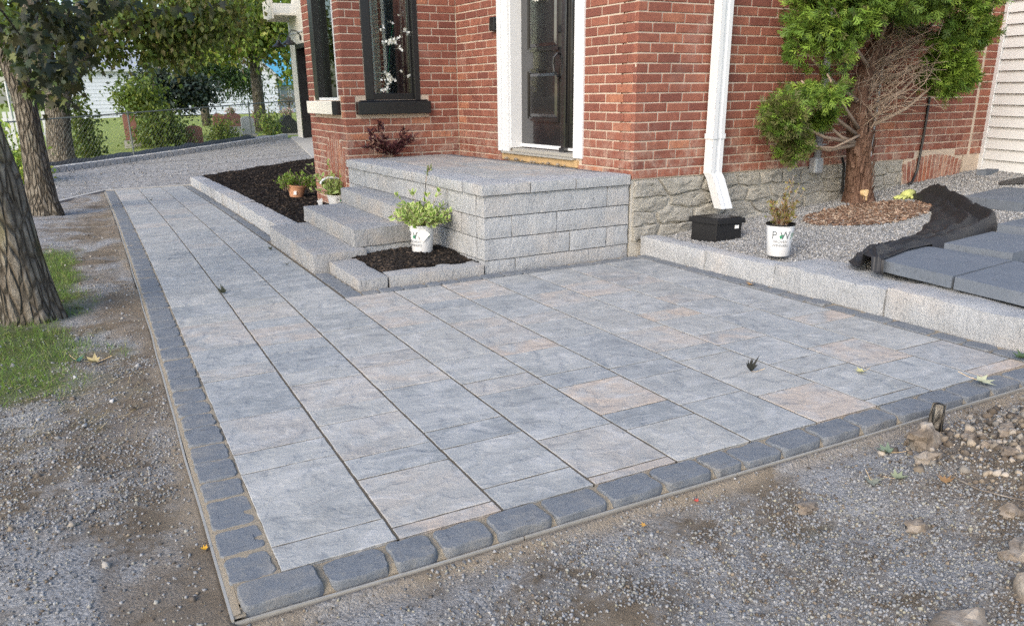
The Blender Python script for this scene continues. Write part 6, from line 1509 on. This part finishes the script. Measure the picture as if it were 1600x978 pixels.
# ================================================================== fence, graves, houses beyond
fe = empty('chain_link_fence', (1.9, 17.5, 0), 'low chain link fence along the graveyard behind the driveway', 'fence')
FP = [(-3.4, 13.3), (-.55, 15.62), (.45, 16.50), (2.05, 17.85), (3.25, 18.85), (4.75, 20.1)]
def fz(x): return -.10 + .042 * (x + 1.5)
top_h = .90
for a, b in zip(FP[:-1], FP[1:]):
    z0, z1 = fz(a[0]), fz(b[0]); m = MB(); m.tube([(a[0], a[1], z0 + top_h), (b[0], b[1], z1 + top_h)], .013, 8); m.build('top_rail', 'wire', fe)
    L = math.hypot(b[0] - a[0], b[1] - a[1]); d = Vector((b[0] - a[0], b[1] - a[1], z1 - z0)) / L; m = MB(); st_ = .09; H_ = top_h - .02
    nn = int((L + H_) / st_)
    for i in range(nn):
        for sg in (1, -1):
            s0 = i * st_ - H_ if sg > 0 else i * st_; p0, p1 = s0, s0 + sg * H_; lo, hi = 0.0, 1.0
            for (val, lim) in ((0, 0), (L, 1)):
                t = (val - p0) / (p1 - p0)
                if (p1 > p0) == (lim == 0): lo = max(lo, t)
                else: hi = min(hi, t)
            if hi - lo < .02: continue
            P0 = Vector((a[0], a[1], z0)) + d * (p0 + (p1 - p0) * lo) + Vector((0, 0, .02 + H_ * lo)); P1 = Vector((a[0], a[1], z0)) + d * (p0 + (p1 - p0) * hi) + Vector((0, 0, .02 + H_ * hi))
            m.tube([P0, P1], .0013, 3, cap=False)
    o = m.build('mesh_wire', 'wire', fe); o['kind'] = 'stuff'
for x_, y_ in (FP[0], FP[2], FP[4], FP[5]):
    m = MB(); m.tube([(x_, y_, fz(x_) - .2), (x_, y_, fz(x_) + top_h + .05)], .017, 10); m.build('post', 'wire', fe)
m = MB(); N_ = 40
for i in range(N_ + 1):
    t = -.02 + .92 * i / N_; a = far_curb(t) + np.array([-.63, .77, 0]) * (.55 + .06 * mnoise.noise(Vector((t * 14, 0, 0)))); b = a + np.array([-.63, .77, 0]) * (.38 + .1 * mnoise.noise(Vector((t * 9, 5, 0))))
    m.v += [(a[0], a[1], a[2] + .03), (a[0] * .5 + b[0] * .5, a[1] * .5 + b[1] * .5, a[2] + .11 + .05 * mnoise.noise(Vector((t * 20, 2, 0)))), (b[0], b[1], b[2] + .06)]
m.f = [q for i in range(N_) for q in ((3 * i, 3 * i + 3, 3 * i + 4, 3 * i + 1), (3 * i + 1, 3 * i + 4, 3 * i + 5, 3 * i + 2))]; m.mi = [0] * len(m.f)
tag(m.build('edge_cloth', 'black_cloth', smooth=True), 'black cloth strip lying along the foot of the chain link fence', 'cloth')

def stone(u0, u1, vt, vb, y, mat, label, arch=.06, th_=.16, base='concrete', flowers=None, shape='arch'):
    b0, b1 = sb(u0, vb, y), sb(u1, vb, y); t_ = sb((u0 + u1) / 2, vt, y); x0, x1, zb, zt_ = b0[0], b1[0], min(b0[2], b1[2]), t_[2]; h_ = zt_ - zb
    t = empty('headstone', ((x0 + x1) / 2, y, zb), label, 'headstone', 'headstones in the graveyard'); m = MB(); n = 10; f = []
    zb2 = zb + .14 * h_
    for yy in (y, y + th_):
        for i in range(n + 1):
            a = i / n; xx = x0 + (x1 - x0) * a
            zz_ = zt_ - (arch * (2 * a - 1) ** 2 if shape == 'arch' else h_ * .55 * abs(2 * a - 1.1) if shape == 'peak' else arch * abs(math.sin(a * 9)) * .5)
            m.v += [(xx, yy, zb2), (xx, yy, zz_)]
    o2 = 2 * (n + 1)
    for i in range(n):
        a = 2 * i; m.f += [(a, a + 2, a + 3, a + 1), (o2 + a, o2 + a + 1, o2 + a + 3, o2 + a + 2), (a + 1, a + 3, o2 + a + 3, o2 + a + 1)]
    m.f += [(0, 1, o2 + 1, o2), (2 * n, o2 + 2 * n, o2 + 2 * n + 1, 2 * n + 1)]; m.mi = [0] * len(m.f); m.build('tablet', mat, t)
    m = MB(); m.box(x0 - .05, x1 + .05, y - .05, y + th_ + .05, zb - .3, zb2 - .002); m.build('plinth', base, t)
    if flowers:
        fl = empty('flower_saddle', ((x0 + x1) / 2, y, zt_), flowers, 'flowers'); leaves('petals', fl, [((x0 + x1) / 2, y + .05, zt_ + .06, (x1 - x0) * .34, .1, .08, 1)], 160, .07, np.array([(.75, .70, .62), (.70, .45, .45), (.30, .35, .15)]), 'petal', 'leaf', 0, .1)
stone(198, 218, 176, 226, 21.0, 'red_granite', 'red headstone half hidden by the tall green shrub')
stone(293, 319, 196, 228, 21.0, 'red_granite', 'red arched headstone standing alone in the middle of the lawn')
stone(380, 400, 182, 214, 20.9, 'grey_granite', 'grey arched headstone just behind the fence post')
stone(334, 352, 177, 200, 25.5, 'red_granite', 'pale red headstone left of the flower topped one', arch=.12)
stone(352, 378, 176, 201, 25.0, 'red_granite', 'wide red headstone with flowers on top', arch=.10, flowers='pale flowers on top of the wide red headstone')
stone(394, 409, 181, 199, 27.0, 'red_granite', 'small brown headstone with pink flowers right of the grey one', flowers='pink flowers on the small brown headstone')
stone(432, 470, 178, 213, 21.8, 'dark_granite', 'broad black stone with a rough brown peaked top by the garage', th_=.5, shape='peak', flowers='pale flowers behind the broad black stone')

def gable(nm, label, x0, x1, y0, y1, zb, zw, zr, wallm, roofm, ridge='x', boards=True):
    t = empty(nm, ((x0 + x1) / 2, y0, zb), label, 'house'); m = MB(); m.box(x0, x1, y0, y1, zb, zw); xm, ym = (x0 + x1) / 2, (y0 + y1) / 2
    if ridge == 'y': m.add([(x0, y0, zw), (x1, y0, zw), (xm, y0, zr), (x0, y1, zw), (x1, y1, zw), (xm, y1, zr)], [(0, 1, 2), (4, 3, 5)])
    m.build('wall', wallm, t)
    if boards:
        n = int((zr - zb) / .20)
        for i in range(n):
            z = zb + i * .20; k_ = 1 if z < zw or ridge == 'x' else max(0, 1 - (z + .2 - zw) / (zr - zw))
            if z > zw and ridge == 'x' or k_ < .05: break
            hw = (x1 - x0) / 2 * k_; m = MB(); m.hexa([(xm - hw, y0 - .03, z), (xm + hw, y0 - .03, z), (xm + hw, y0 - .002, z), (xm - hw, y0 - .002, z), (xm - hw, y0 - .012, z + .19), (xm + hw, y0 - .012, z + .19), (xm + hw, y0 - .002, z + .19), (xm - hw, y0 - .002, z + .19)]); m.build('siding_board', wallm, t)
    m = MB(); o_ = .35
    if ridge == 'y':
        for sg in (-1, 1):
            xe = xm + sg * ((x1 - x0) / 2 + o_); ze = zw - o_ * (zr - zw) / ((x1 - x0) / 2); a = [(xe, y0 - o_, ze), (xm, y0 - o_, zr), (xm, y1 + o_, zr), (xe, y1 + o_, ze)]
            if sg > 0: a = a[::-1]
            m.hexa([(p_[0], p_[1], p_[2] + .02) for p_ in a] + [(p_[0], p_[1], p_[2] + .14) for p_ in a])
    else:
        for sg in (-1, 1):
            ye = ym + sg * ((y1 - y0) / 2 + o_); ze = zw - o_ * (zr - zw) / ((y1 - y0) / 2); a = [(x0 - o_, ye, ze), (x1 + o_, ye, ze), (x1 + o_, ym, zr), (x0 - o_, ym, zr)]
            if sg > 0: a = a[::-1]
            m.hexa([(p_[0], p_[1], p_[2] + .02) for p_ in a] + [(p_[0], p_[1], p_[2] + .14) for p_ in a])
    m.build('roof', roofm, t); return t
gable('gable_house', 'white sided house with a gable facing the graveyard', 3.9, 9.35, 45, 53, .25, 2.15, 4.6, 'house_white', 'galvanised', 'y')
bh = gable('blue_roofed_house', 'white house with a bright blue metal roof at the right', 9.5, 14, 46, 52, .25, 2.0, 4.3, 'house_white', 'blue_roof', 'x', False)
for x_ in (9.7, 10.3): 
    m = MB(); m.box(x_, x_ + .42, 45.93, 45.99, .95, 1.75); wn = m.build('window', 'grey_granite', bh); m = MB(); m.box(x_ - .06, x_ + .48, 45.90, 45.925, 1.755, 1.83); m.box(x_ - .06, x_, 45.9, 45.925, .9, 1.754); m.box(x_ + .42, x_ + .48, 45.9, 45.925, .9, 1.754); m.build('frame', 'white_trim', wn)
gable('far_house', 'white house glimpsed between the old tree and the green shrub', -1.5, 2.6, 50, 57, 0, 2.7, 4.3, 'house_white', 'galvanised', 'x')
pf = empty('picket_fence', (-1.5, 23, 0), 'short run of white picket fence seen between the second and third trunks', 'fence')
for i in range(9):
    x_ = -2.25 + i * .125; m = MB(); m.hexa([(x_, 23, -.1), (x_ + .085, 23, -.1), (x_ + .085, 23.02, -.1), (x_, 23.02, -.1), (x_, 23, .86), (x_ + .085, 23, .86), (x_ + .085, 23.02, .86), (x_, 23.02, .86)]); m.build('picket', 'white_trim', pf)
for z in (.25, .62): 
    m = MB(); m.box(-2.3, -1.1, 23.021, 23.06, z, z + .07); m.build('rail', 'white_trim', pf)
m = MB(); a, b = sb(118, 178, 20), sb(132, 216, 20); m.hexa([(b[0] - .06, 20, b[2]), (b[0] + .06, 20, b[2]), (b[0] + .06, 20.1, b[2]), (b[0] - .06, 20.1, b[2]), (a[0] - .06, 20, a[2]), (a[0] + .06, 20, a[2]), (a[0] + .06, 20.1, a[2]), (a[0] - .06, 20.1, a[2])]); tag(m.build('leaning_board', 'white_trim'), 'white board leaning behind the fence right of the old tree', 'board')
m = MB(); a, b = sb(8, 128, 26), sb(20, 190, 26); m.tube([tuple(b), tuple(a), (a[0] + .25, 26, a[2] - .05), (a[0] + .7, 26, a[2] + .06)], .035, 8); tag(m.build('metal_pole', 'galvanised'), 'thin pale metal pole at the left behind the nearest trunks', 'pole')

# ================================================================== the cedar against the brick wall
ce = empty('cedar', (5.62, 2.85, .26), 'bushy cedar with a shaggy brown trunk and bare lower branches against the brick wall', 'tree')
m = MB(); m.tube([(5.62, 2.86, .10), (5.61, 2.85, .27), (5.59, 2.85, .36), (5.56, 2.85, .6), (5.49, 2.85, .9), (5.45, 2.85, 1.15), (5.50, 2.83, 1.38), (5.60, 2.80, 1.65), (5.68, 2.78, 2.1)], [.145, .125, .105, .094, .086, .076, .066, .056, .04], 22, jit=.30); m.build('trunk', 'cedar_bark', ce, smooth=True)
m = MB(); c_ = Vector((5.56, 2.742, .345)); m.tube([c_ + Vector((0, .03, 0)), c_ + Vector((-.004, -.012, .002))], .030, 12); m.tube([c_ + Vector((.028, .03, -.045)), c_ + Vector((.024, -.008, -.045))], .024, 12); o = m.build('sawn_knot', 'pale_wood', ce)
m = MB()                                     # strips of peeling bark
for _ in range(95):
    z = .25 + .75 * rng.random(); f = (z - .27) / .9; cx_, cy_ = 5.61 - .14 * f, 2.85; r_ = .125 - .035 * f; a = rng.uniform(math.pi, 2 * math.pi); p_ = Vector((cx_ + r_ * math.cos(a), cy_ + r_ * math.sin(a), z)); o_ = Vector((math.cos(a), math.sin(a), 0)); s_ = Vector((-o_.y, o_.x, 0)) * (.006 + .008 * rng.random()); l_ = .05 + .10 * rng.random(); k_ = .008 + .022 * rng.random()
    m.add([p_ - s_, p_ + s_, p_ + s_ + o_ * k_ * .4 + Vector((0, 0, l_ * .6)), p_ - s_ + o_ * k_ * .4 + Vector((0, 0, l_ * .6)), p_ + o_ * k_ + Vector((rng.normal(0, .01), 0, l_))], [(0, 1, 2, 3), (3, 2, 4)])
m.build('bark_strip', 'cedar_bark', ce)['kind'] = 'stuff'
CB = [(5.05, 2.62, 1.80, .37, .32, .30, 2.0), (5.68, 2.55, 1.98, .55, .36, .30, 2.8), (6.42, 2.62, 1.84, .44, .32, .31, 2.2), (5.06, 2.58, 1.31, .15, .18, .24, 1.0), (4.78, 2.72, 1.26, .14, .17, .19, .75), (4.60, 2.76, 1.00, .15, .15, .16, .7),
      (4.75, 2.82, .78, .10, .10, .15, .4), (6.55, 2.66, 1.31, .21, .2, .19, 1.0), (6.38, 2.70, 1.46, .15, .16, .10, .4), (5.02, 2.80, .98, .08, .07, .12, .22), (6.72, 2.7, 1.66, .16, .22, .18, .5), (4.72, 2.74, 1.52, .09, .15, .14, .2), (5.75, 2.68, 2.45, .95, .4, .40, 2.2)]
def back(q):                                 # positions read at the depth y = 2.85, moved along the line of sight
    s_ = (q[1] - CAM[1]) / (2.85 - CAM[1]); return (CAM[0] + (q[0] - CAM[0]) * s_, q[1], CAM[2] + (q[2] - CAM[2]) * s_, *q[3:])
CB = [back(q) for q in CB]; CB = [(q[0], q[1], q[2], max(.05, q[3] - .05), q[4], max(.05, q[5] - .055), q[6]) for q in CB]
def sprays(n, rg=rng):
    B_ = np.array(CB); wgt = B_[:, 6] / B_[:, 6].sum(); k_ = rg.choice(len(B_), n, p=wgt); d = rg.normal(size=(n, 3)); d[:, 1] -= .35; d /= np.linalg.norm(d, axis=1)[:, None]; r = (.62 + .42 * rg.random(n)) * (1 + .20 * (fbm(d[:, 0] * 4 + k_ * 3 + 20, d[:, 2] * 4 + 20) - .47) * 2)
    pos = B_[k_, :3] + d * B_[k_, 3:6] * r[:, None]; pos[:, 1] = np.minimum(pos[:, 1], 3.04); return pos, d, r, k_
def frond():
    v, f = [], []
    def dia(p, q, w_):
        d = (q - p); s_ = np.array([-d[1], d[0], 0]); s_ = s_ / np.linalg.norm(s_) * w_; mpt = p + d * .55; b = len(v); v.extend([p, mpt + s_, q, mpt - s_]); f.append((b, b + 1, b + 2, b + 3))
    dia(np.array([0, 0, 0.]), np.array([0, 1, 0.]), .05)
    for t, l, sg, zz_ in ((.12, .55, 1, .10), (.22, .55, -1, -.08), (.40, .5, 1, -.10), (.50, .45, -1, .10), (.68, .32, 1, .05)):
        p = np.array([0, t, 0]); e = p + np.array([sg * l * .62, l * .72, zz_]); dia(p, e, .048)
    return np.array(v), f
fv, ff = frond(); tp, td, tr, tk = sprays(2300); gap = fbm(tp[:, 0] * 5.5 + tp[:, 1] * 3 + 40, tp[:, 2] * 5.5 + 40) > .40; tp, td, tk = tp[gap], td[gap], tk[gap]; nt_ = len(tp); per = 14
pos = np.repeat(tp, per, 0); n = len(pos); d = np.repeat(td, per, 0); k_ = np.repeat(tk, per); tdir = td * .9 + rng.normal(0, .45, (nt_, 3)) + np.array([0, -.25, -.05]); tdir /= np.linalg.norm(tdir, axis=1)[:, None]; tdr = np.repeat(tdir, per, 0)
pos = pos + tdr * (.07 * rng.random((n, 1)) - .035) + rng.normal(0, .022, (n, 3)); pos[:, 1] = np.minimum(pos[:, 1], 3.05)
dr = tdr + rng.normal(0, .42, (n, 3)); Rm = frames(dr, rng.normal(0, .5, (n, 3)) + np.array([.0, -.8, .5]))
L = .05 + .06 * rng.random(n); CG = np.array([(.11, .20, .026), (.155, .26, .034), (.075, .145, .020), (.215, .345, .05), (.28, .40, .065)]); tone = np.repeat(rng.integers(0, 5, nt_), per); ci = np.where(rng.random(n) < .6, tone, rng.integers(0, 5, n)); C = CG[ci] * (.5 + .6 * rng.random((n, 1)))
old = ((k_ == 5) | (k_ == 6)) & (rng.random(n) < .5) | (rng.random(n) < .05); C[old] = np.array([.13, .135, .05]) * (.7 + .5 * rng.random((old.sum(), 1)))
V, F_, Cc = scatter(fv, ff, pos, Rm, np.stack([L * 1.1, L, L], 1), C); link(bpy.data.objects.new('crown', arrmesh('crown', V, F_, 'cedar_leaf', Cc)), ce)
m = MB()
for i, q in enumerate(CB[:12]):              # limbs into each clump
    e = Vector(q[:3]); zs = min(max(.75, q[2] - .45), 1.55); s_ = Vector((5.50 if zs < 1.2 else 5.55, 2.83, zs)); mid = s_.lerp(e, .5) + Vector((0, -.03, -.05)); m.tube([s_, mid, e], [.022, .014, .007], 7)
m.tube([(5.48, 2.80, .83), (5.3, 2.74, .80), (5.1, 2.74, .74), (4.95, 2.76, .75), (4.82, 2.78, .80)], [.014, .011, .009, .008, .006], 7)
m.build('limbs', 'twig', ce, smooth=True)['kind'] = 'stuff'
m = MB()
for _ in range(130):                         # bare dead twigs under the crown
    a = Vector((5.48 + .06 * rng.random(), 2.80, .85 + .75 * rng.random())); dx = min(.62, rng.normal(.28, .32)); e = a + Vector((dx, rng.normal(-.12, .13), abs(dx) * (-.1 + .9 * rng.random()) + .05))
    if e.z > 1.62: e.z = 1.62
    t0 = rng.random() * .45; s_ = a.lerp(e, t0) + Vector(rng.normal(0, .05, 3)); pts = [s_ + (e - s_) * t + (Vector(rng.normal(0, .030, 3)) + Vector((0, -.02, .09 * math.sin(3.1 * t)))) * (t > 0) for t in (0, .25, .5, .75, 1)]; m.tube(pts, [.0040, .0033, .0026, .0020, .0014], 4, cap=False)
    if rng.random() < .7: b = pts[2]; m.tube([b, b + Vector(rng.normal(0, .07, 3)), b + Vector(rng.normal(0, .11, 3))], [.003, .0024, .0014], 4, cap=False)
m.build('dead_twigs', 'twig', ce, smooth=True)['kind'] = 'stuff'
